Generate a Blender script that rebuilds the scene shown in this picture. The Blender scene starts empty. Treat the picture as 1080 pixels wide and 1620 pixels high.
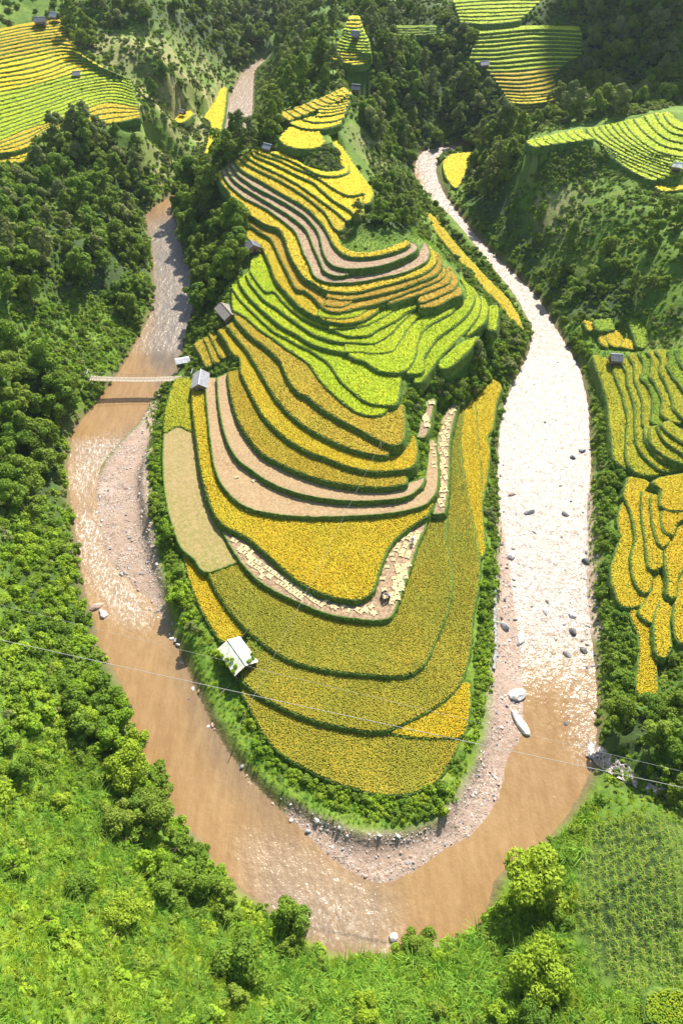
import bpy, bmesh, math, random
import numpy as np
from mathutils import Vector, Matrix, Quaternion, geometry as mgeo

random.seed(7); rng = np.random.default_rng(7)
scene = bpy.context.scene
COL = scene.collection
R = math.radians

# ---------------------------------------------------------------- camera, world, sun, exposure
CAM = np.array((0.0, 0.0, 100.0)); PITCH = R(48.0); FPX = 1081.0
FWD = np.array((0, math.cos(PITCH), -math.sin(PITCH))); UPV = np.array((0, math.sin(PITCH), math.cos(PITCH)))
cam = bpy.data.cameras.new('camera'); cam.sensor_fit = 'VERTICAL'; cam.sensor_height = 36; cam.sensor_width = 24
cam.lens = 36 * FPX / 1620; cam.clip_start = 1; cam.clip_end = 6000
camo = bpy.data.objects.new('camera', cam); COL.objects.link(camo)
camo.location = CAM; camo.rotation_euler = (math.pi / 2 - PITCH, 0, 0)
scene.camera = camo

SUN_EL, SUN_AZ = R(44.0), R(20.0)
SUN_DIR = Vector((math.sin(SUN_AZ) * math.cos(SUN_EL), math.cos(SUN_AZ) * math.cos(SUN_EL), math.sin(SUN_EL)))
world = bpy.data.worlds.new('World'); scene.world = world; world.use_nodes = True
wn = world.node_tree
sky = wn.nodes.new('ShaderNodeTexSky'); sky.sky_type = 'NISHITA'; sky.sun_disc = False
sky.sun_elevation = SUN_EL; sky.sun_rotation = SUN_AZ
bg = wn.nodes['Background']; bg.inputs[1].default_value = 0.10
wn.links.new(sky.outputs[0], bg.inputs[0])
sun = bpy.data.lights.new('sun', 'SUN'); sun.energy = 4.6; sun.angle = R(0.53); sun.color = (1.0, 0.95, 0.86)
suno = bpy.data.objects.new('sun', sun); COL.objects.link(suno); suno.location = SUN_DIR * 500
suno.rotation_euler = SUN_DIR.to_track_quat('Z', 'Y').to_euler()
scene.view_settings.view_transform = 'Standard'; scene.view_settings.look = 'None'
scene.view_settings.exposure = 1.12; scene.view_settings.gamma = 1.0
scene.cycles.max_bounces = 6; scene.cycles.diffuse_bounces = 2; scene.cycles.glossy_bounces = 2
scene.cycles.transmission_bounces = 3; scene.cycles.transparent_max_bounces = 4; scene.cycles.volume_bounces = 0
scene.cycles.caustics_reflective = False; scene.cycles.caustics_refractive = False

# ---------------------------------------------------------------- pixel <-> world
def unproj(px, py, z):
    px = np.asarray(px, float); py = np.asarray(py, float); z = np.asarray(z, float) + 0 * px
    d = FWD[None, :] + np.stack([(px - 540) / FPX, 0 * px, 0 * px], -1) + UPV[None, :] * ((810 - py) / FPX)[..., None]
    t = (z - CAM[2]) / d[..., 2]
    return CAM[None, :] + d * t[..., None]
def proj(P):
    q = P - CAM
    D = q @ FWD; U = q @ UPV
    D = np.where(D < 1, 1, D)
    return 540 + FPX * q[:, 0] / D, 810 - FPX * U / D, D
def at(px, py, z): return Vector(unproj(np.array([px]), np.array([py]), z)[0])
def smooth(pts, n=4):
    """Catmull-Rom through a list of 2-D points"""
    P = np.array(pts, float)
    if len(P) < 3: return P
    Q = np.vstack([2 * P[0] - P[1], P, 2 * P[-1] - P[-2]])
    out = []
    for i in range(1, len(Q) - 2):
        p0, p1, p2, p3 = Q[i - 1:i + 3]
        for k in range(n):
            t = k / n
            out.append(0.5 * (2 * p1 + (p2 - p0) * t + (2 * p0 - 5 * p1 + 4 * p2 - p3) * t * t + (3 * p1 - p0 - 3 * p2 + p3) * t ** 3))
    out.append(P[-1]); return np.array(out)
def inside(poly, x, y):
    poly = np.asarray(poly, float); r = np.zeros(x.shape, bool)
    x1, y1 = poly[:, 0], poly[:, 1]; x2, y2 = np.roll(x1, -1), np.roll(y1, -1)
    for a, b, c, d in zip(x1, y1, x2, y2):
        if b == d: continue
        k = ((b > y) != (d > y)) & (x < (c - a) * (y - b) / (d - b) + a)
        r ^= k
    return r
def dist_seg(poly, x, y, closed=True):
    poly = np.asarray(poly, float); A = poly; B = np.roll(poly, -1, 0)
    if not closed: A, B = A[:-1], B[:-1]
    best = np.full(x.shape, 1e18)
    for (ax, ay), (bx, by) in zip(A, B):
        dx, dy = bx - ax, by - ay; L = dx * dx + dy * dy + 1e-12
        t = np.clip(((x - ax) * dx + (y - ay) * dy) / L, 0, 1)
        best = np.minimum(best, (x - ax - t * dx) ** 2 + (y - ay - t * dy) ** 2)
    return np.sqrt(best)
def resample(P, step, closed=True):
    P = np.asarray(P, float); Q = np.vstack([P, P[:1]]) if closed else P
    s = np.r_[0, np.cumsum(np.hypot(*np.diff(Q, axis=0).T))]
    n = max(8, int(s[-1] / step)) if closed else max(2, int(s[-1] / step) + 1)
    u = np.linspace(0, s[-1], n, endpoint=not closed)
    return np.stack([np.interp(u, s, Q[:, 0]), np.interp(u, s, Q[:, 1])], -1)

# ---------------------------------------------------------------- materials
def new_mat(name):
    m = bpy.data.materials.new(name); m.use_nodes = True; nt = m.node_tree
    b = nt.nodes['Principled BSDF']; b.inputs['Roughness'].default_value = 0.85
    b.inputs['Specular IOR Level'].default_value = 0.25
    return m, nt, b
def N(nt, t, **kw):
    n = nt.nodes.new(t)
    for k, v in kw.items():
        if k.startswith('i_'):
            key = k[2:]; key = int(key) if key.isdigit() else key.replace('_', ' ')
            n.inputs[key].default_value = v
        else: setattr(n, k, v)
    return n
def pos(nt): return N(nt, 'ShaderNodeNewGeometry').outputs['Position']
def noise(nt, scale, detail=3, rough=0.6, vec=None):
    n = N(nt, 'ShaderNodeTexNoise'); n.inputs['Scale'].default_value = scale; n.inputs['Detail'].default_value = detail
    n.inputs['Roughness'].default_value = rough
    nt.links.new(vec if vec is not None else pos(nt), n.inputs['Vector']); return n.outputs['Fac']
def ramp(nt, fac, stops):
    r = N(nt, 'ShaderNodeValToRGB'); e = r.color_ramp.elements
    while len(e) < len(stops): e.new(0.5)
    for k, (p, c) in zip(e, stops):
        k.position = p; k.color = (*c, 1) if len(c) == 3 else c
    nt.links.new(fac, r.inputs[0]); return r.outputs[0]
def mix(nt, fac, a, b, mode='MIX'):
    m = N(nt, 'ShaderNodeMix', data_type='RGBA', blend_type=mode)
    for sock, v in ((m.inputs[0], fac), (m.inputs[6], a), (m.inputs[7], b)):
        if isinstance(v, (int, float)): sock.default_value = v
        elif isinstance(v, tuple): sock.default_value = (*v, 1)
        else: nt.links.new(v, sock)
    return m.outputs[2]
def mth(nt, op, a, b=None):
    m = N(nt, 'ShaderNodeMath', operation=op)
    for s, v in zip(m.inputs, (a, b)):
        if v is None: continue
        if isinstance(v, (int, float)): s.default_value = v
        else: nt.links.new(v, s)
    return m.outputs[0]
def attr(nt, name): return N(nt, 'ShaderNodeAttribute', attribute_name=name).outputs['Fac']
def bump(nt, b, fac, dist, strength=1.0):
    n = N(nt, 'ShaderNodeBump'); n.inputs['Distance'].default_value = dist; n.inputs['Strength'].default_value = strength
    nt.links.new(fac, n.inputs['Height']); nt.links.new(n.outputs[0], b.inputs['Normal'])

MATS = {}
def crop_mat(name, c1, c2, c3, patch=0.12, fine=1.6, trans=0.22):
    m, nt, b = new_mat(name)
    p = noise(nt, patch, 4, 0.65); f = noise(nt, fine, 2, 0.7)
    a = ramp(nt, p, [(0.36, c1), (0.64, c2)])
    k = ramp(nt, f, [(0.44, (0, 0, 0)), (0.60, (1, 1, 1))])
    c = mix(nt, k, a, c3); nt.links.new(c, b.inputs['Base Color'])
    b.inputs['Roughness'].default_value = 0.8
    if trans:
        t = N(nt, 'ShaderNodeBsdfTranslucent'); nt.links.new(c, t.inputs['Color'])
        ms = N(nt, 'ShaderNodeMixShader'); ms.inputs[0].default_value = trans
        nt.links.new(b.outputs[0], ms.inputs[1]); nt.links.new(t.outputs[0], ms.inputs[2])
        nt.links.new(ms.outputs[0], nt.nodes['Material Output'].inputs['Surface'])
    MATS[name] = m
crop_mat('gold',   (0.43, 0.345, 0.026), (0.51, 0.315, 0.020), (0.38, 0.315, 0.026), .09, 2.4)
crop_mat('dullgold', (0.31, 0.31, 0.028), (0.50, 0.365, 0.028), (0.29, 0.285, 0.030), .075, 2.4)
crop_mat('golden', (0.56, 0.445, 0.020), (0.62, 0.405, 0.016), (0.52, 0.42, 0.020), .09, 2.4)
crop_mat('yellow', (0.72, 0.57, 0.016), (0.74, 0.51, 0.012), (0.64, 0.53, 0.016))
crop_mat('lime',   (0.38, 0.50, 0.012), (0.53, 0.56, 0.014), (0.33, 0.45, 0.012))
crop_mat('green',  (0.20, 0.32, 0.012), (0.32, 0.37, 0.014), (0.13, 0.24, 0.012))
crop_mat('olive',  (0.36, 0.36, 0.016), (0.46, 0.39, 0.015), (0.30, 0.32, 0.016))
crop_mat('orange', (0.52, 0.33, 0.035), (0.55, 0.37, 0.040), (0.47, 0.32, 0.034))
crop_mat('stubble', (0.27, 0.165, 0.08), (0.32, 0.21, 0.105), (0.36, 0.26, 0.135), 0.2, 2.4, 0)
crop_mat('palestubble', (0.29, 0.20, 0.085), (0.19, 0.185, 0.036), (0.32, 0.235, 0.10), 0.085, 2.2, 0)
crop_mat('soil',   (0.19, 0.115, 0.07), (0.25, 0.155, 0.09), (0.36, 0.26, 0.15), 0.3, 2.2, 0)
crop_mat('bank',   (0.050, 0.110, 0.015), (0.085, 0.15, 0.022), (0.14, 0.20, 0.03), 0.5, 1.8, 0.10)
crop_mat('straw_floor', (0.22, 0.20, 0.03), (0.26, 0.21, 0.03), (0.17, 0.17, 0.03), 0.3, 1.4, 0)

def leaf_mat(name, c1, c2, c3, trans=0.30):
    m, nt, b = new_mat(name)
    oi = N(nt, 'ShaderNodeObjectInfo').outputs['Random']
    f = noise(nt, 0.6, 2, 0.6)
    big = ramp(nt, noise(nt, 0.055, 4, 0.65), [(0.36, (0, 0, 0)), (0.66, (1, 1, 1))])
    a = ramp(nt, oi, [(0.0, c1), (0.5, c2), (1.0, c3)])
    a = mix(nt, mth(nt, 'MULTIPLY', big, 0.6), a, tuple(min(1, k * g) for k, g in zip(c2, (1.75, 1.38, 1.0))))
    c = mix(nt, mth(nt, 'MULTIPLY', f, 0.55), a, c3)
    nt.links.new(c, b.inputs['Base Color'])
    b.inputs['Roughness'].default_value = 0.7; b.inputs['Specular IOR Level'].default_value = 0.12
    t = N(nt, 'ShaderNodeBsdfTranslucent'); nt.links.new(mix(nt, 0.25, c, (0.25, 0.32, 0.02)), t.inputs['Color'])
    ms = N(nt, 'ShaderNodeMixShader'); ms.inputs[0].default_value = trans
    nt.links.new(b.outputs[0], ms.inputs[1]); nt.links.new(t.outputs[0], ms.inputs[2])
    nt.links.new(ms.outputs[0], nt.nodes['Material Output'].inputs['Surface'])
    MATS[name] = m
leaf_mat('leaf_dark',  (0.090, 0.170, 0.022), (0.140, 0.230, 0.026), (0.220, 0.295, 0.038))
leaf_mat('leaf_mid',   (0.082, 0.180, 0.020), (0.125, 0.235, 0.024), (0.205, 0.290, 0.036))
leaf_mat('leaf_bright', (0.115, 0.265, 0.018), (0.185, 0.340, 0.022), (0.310, 0.400, 0.034))
leaf_mat('leaf_grey',  (0.130, 0.185, 0.058), (0.170, 0.225, 0.066), (0.225, 0.265, 0.085))
leaf_mat('blade',      (0.120, 0.330, 0.034), (0.190, 0.400, 0.050), (0.270, 0.430, 0.070), 0.35)
leaf_mat('blade_lime', (0.170, 0.360, 0.024), (0.250, 0.420, 0.030), (0.360, 0.430, 0.050), 0.35)
leaf_mat('corn_leaf',  (0.100, 0.230, 0.022), (0.155, 0.285, 0.026), (0.230, 0.320, 0.036), 0.3)
def plain(name, col, rough=0.8, var=0.25, scale=3.0, spec=0.25, bumpd=0):
    m, nt, b = new_mat(name)
    f = noise(nt, scale, 4, 0.65)
    lo = tuple(c * (1 - var) for c in col); hi = tuple(min(1, c * (1 + var)) for c in col)
    nt.links.new(ramp(nt, f, [(0.3, lo), (0.7, hi)]), b.inputs['Base Color'])
    b.inputs['Roughness'].default_value = rough; b.inputs['Specular IOR Level'].default_value = spec
    if bumpd: bump(nt, b, f, bumpd)
    MATS[name] = m
plain('bark', (0.16, 0.12, 0.08)); plain('wood', (0.26, 0.19, 0.12)); plain('plank', (0.40, 0.33, 0.25), var=0.3, scale=5)
plain('bamboo', (0.44, 0.35, 0.20)); plain('darkwood', (0.11, 0.08, 0.055))
plain('roof_grey', (0.24, 0.24, 0.25), var=0.3, scale=2.5); plain('roof_dark', (0.10, 0.105, 0.12), var=0.35, scale=3)
plain('roof_white', (0.66, 0.65, 0.55), var=0.38, scale=1.1, rough=0.5); plain('roof_thatch', (0.22, 0.20, 0.17), var=0.35, scale=4)
plain('metal_sheet', (0.36, 0.37, 0.38), var=0.2, scale=2, rough=0.45); plain('ridge_pale', (0.55, 0.55, 0.55))
plain('straw', (0.68, 0.56, 0.30), var=0.2, scale=6); plain('straw_tie', (0.45, 0.32, 0.14))
plain('rock_grey', (0.30, 0.29, 0.28), var=0.35, scale=1.5, bumpd=0.1); plain('rock_pale', (0.62, 0.58, 0.53), var=0.22, scale=1.3, bumpd=0.08)
plain('rock_red', (0.42, 0.28, 0.22), var=0.3, scale=1.6, bumpd=0.08); plain('rock_dark', (0.13, 0.125, 0.12), var=0.35, scale=1.6, bumpd=0.08)
plain('cable', (0.36, 0.35, 0.32), var=0.05); plain('skin', (0.40, 0.25, 0.17), var=0.05); plain('cloth_blue', (0.035, 0.035, 0.16), var=0.2)
plain('cloth_pale', (0.45, 0.45, 0.60), var=0.2); plain('hat', (0.55, 0.45, 0.26)); plain('hair', (0.02, 0.017, 0.015))
plain('tassel', (0.52, 0.33, 0.22), var=0.25); plain('concrete', (0.42, 0.42, 0.41))

# ground, with masks carried by the terrain vertices (which soil lies where)
m, nt, b = new_mat('ground')
fb = noise(nt, 0.09, 5, 0.65); ff = noise(nt, 0.9, 4, 0.7); fp = noise(nt, 2.6, 3, 0.7)
grass = ramp(nt, fb, [(0.30, (0.080, 0.155, 0.016)), (0.5, (0.130, 0.215, 0.020)), (0.72, (0.21, 0.27, 0.036))])
grass = mix(nt, ramp(nt, ff, [(0.45, (0, 0, 0)), (0.7, (1, 1, 1))]), grass, (0.055, 0.105, 0.018))
dry = ramp(nt, ff, [(0.35, (0.17, 0.20, 0.05)), (0.52, (0.29, 0.28, 0.10)), (0.72, (0.40, 0.29, 0.16))])
c = mix(nt, attr(nt, 'dry'), grass, dry)
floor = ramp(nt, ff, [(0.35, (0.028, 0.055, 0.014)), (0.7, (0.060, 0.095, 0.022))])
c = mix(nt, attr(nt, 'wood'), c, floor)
sand = ramp(nt, fb, [(0.3, (0.29, 0.195, 0.135)), (0.55, (0.37, 0.265, 0.20)), (0.75, (0.43, 0.345, 0.28))])
peb = ramp(nt, fp, [(0.35, (0.16, 0.115, 0.08)), (0.5, (0.34, 0.245, 0.18)), (0.68, (0.50, 0.41, 0.34))])
sand = mix(nt, ramp(nt, noise(nt, 0.35, 4, 0.7), [(0.42, (0, 0, 0)), (0.56, (1, 1, 1))]), sand, peb)
c = mix(nt, attr(nt, 'gravel'), c, sand)
c = mix(nt, attr(nt, 'mud'), c, (0.17, 0.11, 0.065))
nt.links.new(c, b.inputs['Base Color']); b.inputs['Roughness'].default_value = 0.9
bump(nt, b, ff, 0.35, 0.7); MATS['ground'] = m

# river water: silty, with rapids where the bed is rough
m, nt, b = new_mat('river_water')
P = pos(nt)
silt = ramp(nt, noise(nt, 0.035, 3, 0.6), [(0.3, (0.225, 0.130, 0.052)), (0.7, (0.29, 0.178, 0.078))])
silt = mix(nt, attr(nt, 'shoal_sheen'), silt, (0.125, 0.098, 0.072))  # grey of stony shallows and, upstream left, of reflected sky, given as colour
mps = N(nt, 'ShaderNodeMapping'); nt.links.new(P, mps.inputs['Vector']); mps.inputs['Scale'].default_value = (.8, .16, 1); mps.inputs['Rotation'].default_value = (0, 0, .2)
silt = mix(nt, ramp(nt, noise(nt, 0.9, 5, 0.7, mps.outputs[0]), [(0.40, (0, 0, 0)), (0.75, (.45, .45, .45))]), silt, (0.40, 0.27, 0.13))
rap = attr(nt, 'rapid'); foam = attr(nt, 'foam')
mp = N(nt, 'ShaderNodeMapping'); nt.links.new(P, mp.inputs['Vector']); mp.inputs['Scale'].default_value = (0.55, 0.30, 1)
fo = noise(nt, 3.4, 6, 0.78, mp.outputs[0])
fm = mth(nt, 'MULTIPLY', foam, ramp(nt, fo, [(0.50, (0, 0, 0)), (0.62, (1, 1, 1))]))
silt = mix(nt, mth(nt, 'MULTIPLY', mth(nt, 'MULTIPLY', rap, rap), .55), silt, (0.36, 0.335, 0.31))
c = mix(nt, fm, silt, (0.80, 0.76, 0.70))
nt.links.new(c, b.inputs['Base Color'])
b.inputs['IOR'].default_value = 1.33; b.inputs['Specular IOR Level'].default_value = 0.5
rr = mth(nt, 'ADD', 0.16, mth(nt, 'MULTIPLY', rap, 0.12)); nt.links.new(rr, b.inputs['Roughness'])
w1 = noise(nt, 0.45, 4, 0.6); w2 = noise(nt, 1.3, 4, 0.65, mp.outputs[0])
h = mth(nt, 'ADD', mth(nt, 'MULTIPLY', w1, 0.5), mth(nt, 'MULTIPLY', w2, 0.8))
bn = N(nt, 'ShaderNodeBump'); bn.inputs['Strength'].default_value = 1.0
nt.links.new(mth(nt, 'ADD', 0.17, mth(nt, 'MULTIPLY', rap, 0.55)), bn.inputs['Distance'])
nt.links.new(h, bn.inputs['Height']); nt.links.new(bn.outputs[0], b.inputs['Normal']); MATS['river_water'] = m
m, nt, b = new_mat('cloud_white'); b.inputs['Base Color'].default_value = (0.9, 0.9, 0.9, 1); MATS['cloud_white'] = m

# ---------------------------------------------------------------- object helpers
def mesh_obj(name, verts, faces, mat, parent=None, smooth_shade=False, link=True):
    me = bpy.data.meshes.new(name); me.from_pydata([tuple(v) for v in verts], [], [tuple(f) for f in faces])
    if mat is not None:
        for mm in (mat if isinstance(mat, (list, tuple)) else [mat]): me.materials.append(MATS[mm])
    if smooth_shade: me.polygons.foreach_set('use_smooth', [True] * len(me.polygons))
    me.update()
    o = bpy.data.objects.new(name, me)
    if link: COL.objects.link(o)
    if parent is not None: o.parent = parent
    return o
def np_mesh(name, V, F):
    """fast mesh from numpy verts and tri or quad faces"""
    me = bpy.data.meshes.new(name); V = np.asarray(V, np.float32); F = np.asarray(F, np.int32); k = F.shape[1]
    me.vertices.add(len(V)); me.vertices.foreach_set('co', V.ravel())
    me.loops.add(F.size); me.loops.foreach_set('vertex_index', F.ravel())
    me.polygons.add(len(F)); me.polygons.foreach_set('loop_start', np.arange(0, F.size, k, dtype=np.int32))
    me.polygons.foreach_set('loop_total', np.full(len(F), k, np.int32))
    me.update(calc_edges=True); return me
def tag(o, label=None, cat=None, group=None, kind=None):
    if label: o['label'] = label
    if cat: o['category'] = cat
    if group: o['group'] = group
    if kind: o['kind'] = kind
    return o
def empty(name, loc, rz=0.0):
    o = bpy.data.objects.new(name, None); COL.objects.link(o); o.location = loc; o.rotation_euler = (0, 0, rz)
    o.empty_display_size = 0.2; return o
class MB:
    """collects boxes, bars and tubes into one mesh"""
    def __init__(s): s.v = []; s.f = []
    def add(s, v, f):
        n = len(s.v); s.v += [Vector(p) for p in v]; s.f += [tuple(i + n for i in q) for q in f]
    def box(s, c, size, rz=0.0):
        x, y, z = (k / 2 for k in size); M = Matrix.Rotation(rz, 3, 'Z'); c = Vector(c)
        v = [M @ Vector((sx * x, sy * y, sz * z)) + c for sz in (-1, 1) for sy in (-1, 1) for sx in (-1, 1)]
        s.add(v, [(0, 2, 3, 1), (4, 5, 7, 6), (0, 1, 5, 4), (2, 6, 7, 3), (0, 4, 6, 2), (1, 3, 7, 5)])
    def tube(s, pts, r, n=6, r2=None):
        pts = [Vector(p) for p in pts]; rings = []
        for i, p in enumerate(pts):
            d = (pts[min(i + 1, len(pts) - 1)] - pts[max(i - 1, 0)]).normalized()
            a = d.orthogonal().normalized() if abs(d.z) > 0.9 else d.cross(Vector((0, 0, 1))).normalized(); bb = d.cross(a)
            rad = r if r2 is None else r + (r2 - r) * i / (len(pts) - 1)
            rings.append([p + (a * math.cos(2 * math.pi * k / n) + bb * math.sin(2 * math.pi * k / n)) * rad for k in range(n)])
        v = [q for g in rings for q in g]; f = []
        for i in range(len(rings) - 1):
            for k in range(n):
                f.append((i * n + k, i * n + (k + 1) % n, (i + 1) * n + (k + 1) % n, (i + 1) * n + k))
        f.append(tuple(range(n))[::-1]); f.append(tuple(range((len(rings) - 1) * n, len(rings) * n)))
        s.add(v, f)
    def build(s, name, mat, parent=None, sm=False): return mesh_obj(name, s.v, s.f, mat, parent, sm)

# ---------------------------------------------------------------- the terraced plots, traced as lips at their own heights
# each: (label, crop, z, front lip, back line)
L = {}
L['F1'] = [(383,1098),(398,1128),(430,1180),(480,1215),(540,1242),(600,1257),(650,1256),(690,1236),(715,1200),(730,1165)]
L['F1b'] = [(603,1159),(650,1167),(700,1169),(733,1163),(744,1118)]
L['F2'] = [(383,1078),(405,1097),(430,1112),(490,1138),(560,1154),(605,1157),(640,1144),(690,1117),(725,1085),(742,1035),(747,980),(757,920),(757,875),(750,837),(740,790),(732,740),(728,700),(733,655),(735,643)]
L['F2bk'] = [(378,1060),(395,1004),(400,1006),(440,1035),(490,1055),(570,1067),(655,1065),(690,1010),(712,950),(713,900),(706,865),(705,820),(707,790),(712,740),(714,700),(716,668),(724,648)]
L['SB'] = [(760,885),(767,868),(763,820),(762,790),(761,750),(757,715),(753,660),(750,634),(746,628)]
L['SBbk'] = [(757,875),(750,837),(740,790),(732,740),(728,700),(733,655),(736,645)]
L['SC'] = [(763,795),(771,750),(774,712),(770,693),(779,678),(784,640),(793,612),(778,600)]
L['SCbk'] = [(761,795),(761,750),(757,715),(753,660),(750,632)]
L['F3'] = [(327,905),(345,940),(370,975),(400,1006),(440,1035),(490,1055),(570,1067),(655,1065),(690,1010),(712,950),(713,900),(706,865)]
L['S'] = [(350,838),(374,880),(410,920),(460,948),(520,972),(575,981),(605,981),(622,970),(645,910),(660,862),(672,838)]
L['F3L'] = [(286,870),(293,895),(302,925),(320,968),(347,1012),(362,1016)]
L['K'] = [(278,600),(264,640),(259,690),(258,745),(264,800),(275,840),(287,868),(306,884),(327,906),(380,888)]
L['G'] = [(303,612),(305,650),(312,700),(318,745),(330,790),(350,828),(390,850),(430,884),(470,919),(510,940),(560,950),(588,937),(600,900),(615,865),(640,840),(675,817)]
L['H1'] = [(323,598),(328,650),(333,700),(340,742),(355,773),(385,800),(430,813),(500,818),(600,814),(650,806),(677,795),(692,770),(692,720),(687,695)]
L['W'] = [(703,812),(707,790),(710,750),(711,700),(717,670),(726,634)]
L['Wbk'] = [(684,814),(689,790),(691,750),(691,700),(698,665),(713,642)]
L['M'] = [(658,692),(675,688),(688,630)]
L['H2'] = [(343,598),(345,630),(350,665),(360,700),(376,727),(395,742),(430,765),(480,783),(540,792),(600,792),(645,785),(668,767),(673,754)]
L['J1'] = [(360,590),(365,625),(375,660),(388,685),(412,715),(440,732),(475,748),(520,762),(570,770),(610,771),(642,766)]
L['J2'] = [(345,524),(357,540),(368,560),(379,568),(381,590),(388,605),(400,630),(418,660),(450,692),(490,716),(510,723),(550,738),(590,746),(640,743),(656,733),(659,712),(657,692)]
L['J3'] = [(358,516),(385,548),(397,565),(418,600),(440,635),(470,665),(500,685),(545,707),(590,719),(613,722)]
L['J4'] = [(373,507),(395,530),(422,551),(437,565),(445,575),(453,595),(463,612),(475,623),(485,627),(510,648),(540,665),(570,681),(600,697),(622,705),(637,697),(640,670),(638,645)]
L['J5'] = [(368,491),(383,499),(395,508),(408,520),(432,536),(450,550),(470,563),(490,578),(502,597),(520,618),(545,640),(570,655),(597,658),(612,650),(623,641)]
L['J6'] = [(366,455),(380,475),(405,500),(430,523),(455,537),(473,547),(490,555),(505,565),(517,573),(530,590),(540,605),(560,623),(580,637),(600,641),(624,641),(630,628),(634,598)]
L['J7'] = [(376,438),(382,455),(395,472),(415,492),(430,505),(450,520),(470,530),(490,543),(515,552),(545,559),(560,568),(577,573),(595,585),(615,590),(640,587),(652,573),(658,558),(661,540),(667,526),(680,514),(700,503),(715,494),(726,481)]
L['J7b'] = [(545,558),(570,558),(595,560),(620,556),(628,546),(640,528),(655,508),(678,494)]
L['J8'] = [(389,435),(396,450),(420,477),(440,490),(460,505),(480,519),(500,531),(530,540),(560,543),(590,544),(605,537),(621,525),(635,510),(648,498),(658,489)]
L['J9'] = [(395,430),(410,452),(421,463),(433,462),(445,475),(460,490),(480,505),(500,515),(527,523),(545,531),(565,533),(585,530),(600,520),(625,508),(645,493),(662,486)]
L['J10'] = [(520,521),(555,520),(580,515),(605,503),(620,493),(633,484)]
L['A'] = [(384,362),(392,378),(412,390),(420,403),(427,420),(437,445),(450,460),(462,474),(480,490),(500,501),(517,508),(540,512),(560,511),(578,505),(598,492)]
L['A2'] = [(503,500),(515,503),(540,505),(562,502),(578,493),(588,486)]
L['B'] = [(383,350),(400,360),(415,370),(428,378),(437,395),(445,413),(455,432),(468,457),(483,461),(500,476),(512,489),(530,495),(546,493),(565,488),(583,484),(605,478),(611,476),(640,465),(660,458),(680,450),(699,441),(704,430),(702,418)]
L['B2'] = [(512,483),(525,486),(542,486),(558,477)]
L['B3'] = [(516,471),(540,475),(559,474),(596,467),(640,455),(660,447),(675,442),(690,434),(698,422),(697,408),(691,398)]
L['C'] = [(344,275),(352,292),(362,303),(370,318),(385,333),(400,343),(420,355),(440,362),(450,376),(455,393),(465,415),(480,438),(492,446),(510,457),(522,461),(560,463),(590,456),(640,443),(665,435),(682,424),(690,413),(688,402),(681,392)]
L['D'] = [(350,270),(357,285),(368,298),(385,312),(400,320),(420,330),(445,348),(465,365),(473,380),(480,400),(490,420),(497,437),(515,446),(537,448),(570,446),(600,440),(640,431),(662,421),(675,413),(679,402),(677,390),(670,381)]
L['E'] = [(357,263),(366,280),(378,292),(395,303),(415,315),(440,330),(463,345),(485,365),(495,390),(507,415),(512,428),(527,436),(545,436),(554,431)]
L['F'] = [(364,258),(375,275),(390,287),(405,297),(430,310),(448,320),(465,330),(485,345),(503,368),(510,395),(518,413),(528,421),(544,425),(571,425),(604,420),(633,410),(655,399),(661,391),(655,385)]
L['GG'] = [(371,255),(380,267),(395,277),(415,288),(440,303),(465,317),(485,330),(500,344),(513,360),(520,372),(528,388),(541,401),(558,407),(589,406),(618,400),(640,392),(648,386),(645,382)]
L['GGbk'] = [(380,250),(388,258),(405,268),(430,280),(455,293),(480,309),(500,325),(515,338),(522,350),(531,364),(537,385),(548,394),(565,400),(590,399),(615,393),(632,386),(642,381)]
L['k5'] = [(380,250),(388,258),(405,268),(430,280),(455,293),(480,309),(500,325),(515,338),(522,350),(530,362),(538,366),(543,359)]
L['k6'] = [(388,245),(395,252),(415,263),(440,275),(465,288),(480,298),(500,312),(525,330),(540,342),(549,350),(556,345),(557,336)]
L['k7'] = [(397,240),(405,248),(430,258),(455,270),(480,282),(498,291),(510,303),(530,319),(550,331),(557,337),(560,341),(574,340),(574,324)]
L['k8'] = [(402,237),(415,245),(440,253),(465,265),(480,271),(500,280),(515,290),(530,300),(548,309),(562,309),(576,306)]
L['k8r'] = [(574,324),(586,318),(590,303),(580,289),(561,262),(546,240),(531,218),(518,203)]
L['k9'] = [(427,242),(450,250),(480,264),(500,275),(520,279),(540,277),(552,272)]
L['k9bk'] = [(440,240),(465,252),(490,266),(520,273),(540,269),(552,262)]
L['V1'] = [(642,592),(668,590),(670,566),(680,550),(690,536),(705,525),(725,510),(740,495),(750,474),(747,462),(740,451),(729,440)]
L['V1bk'] = [(645,580),(652,573),(658,558),(661,540),(667,526),(680,514),(700,503),(715,494),(728,483),(737,472),(735,458),(727,441)]
L['V2'] = [(655,606),(666,604),(683,582),(695,566),(715,546),(730,531),(745,515),(755,500),(760,480),(755,467),(748,455)]
L['V3'] = [(738,533),(755,520),(767,508),(772,490),(769,478),(760,468)]
L['V3bk'] = [(738,526),(746,515),(755,500),(760,480),(759,470)]
L['V4'] = [(772,522),(784,522),(787,486),(776,484)]
L['V5'] = [(693,577),(697,584),(712,580),(740,556),(757,533)]
L['V5bk'] = [(693,574),(712,556),(732,541),(757,532)]
def rb(*names):
    out = []
    for n in names: out += L[n] if isinstance(n, str) else list(n)
    return out
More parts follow.
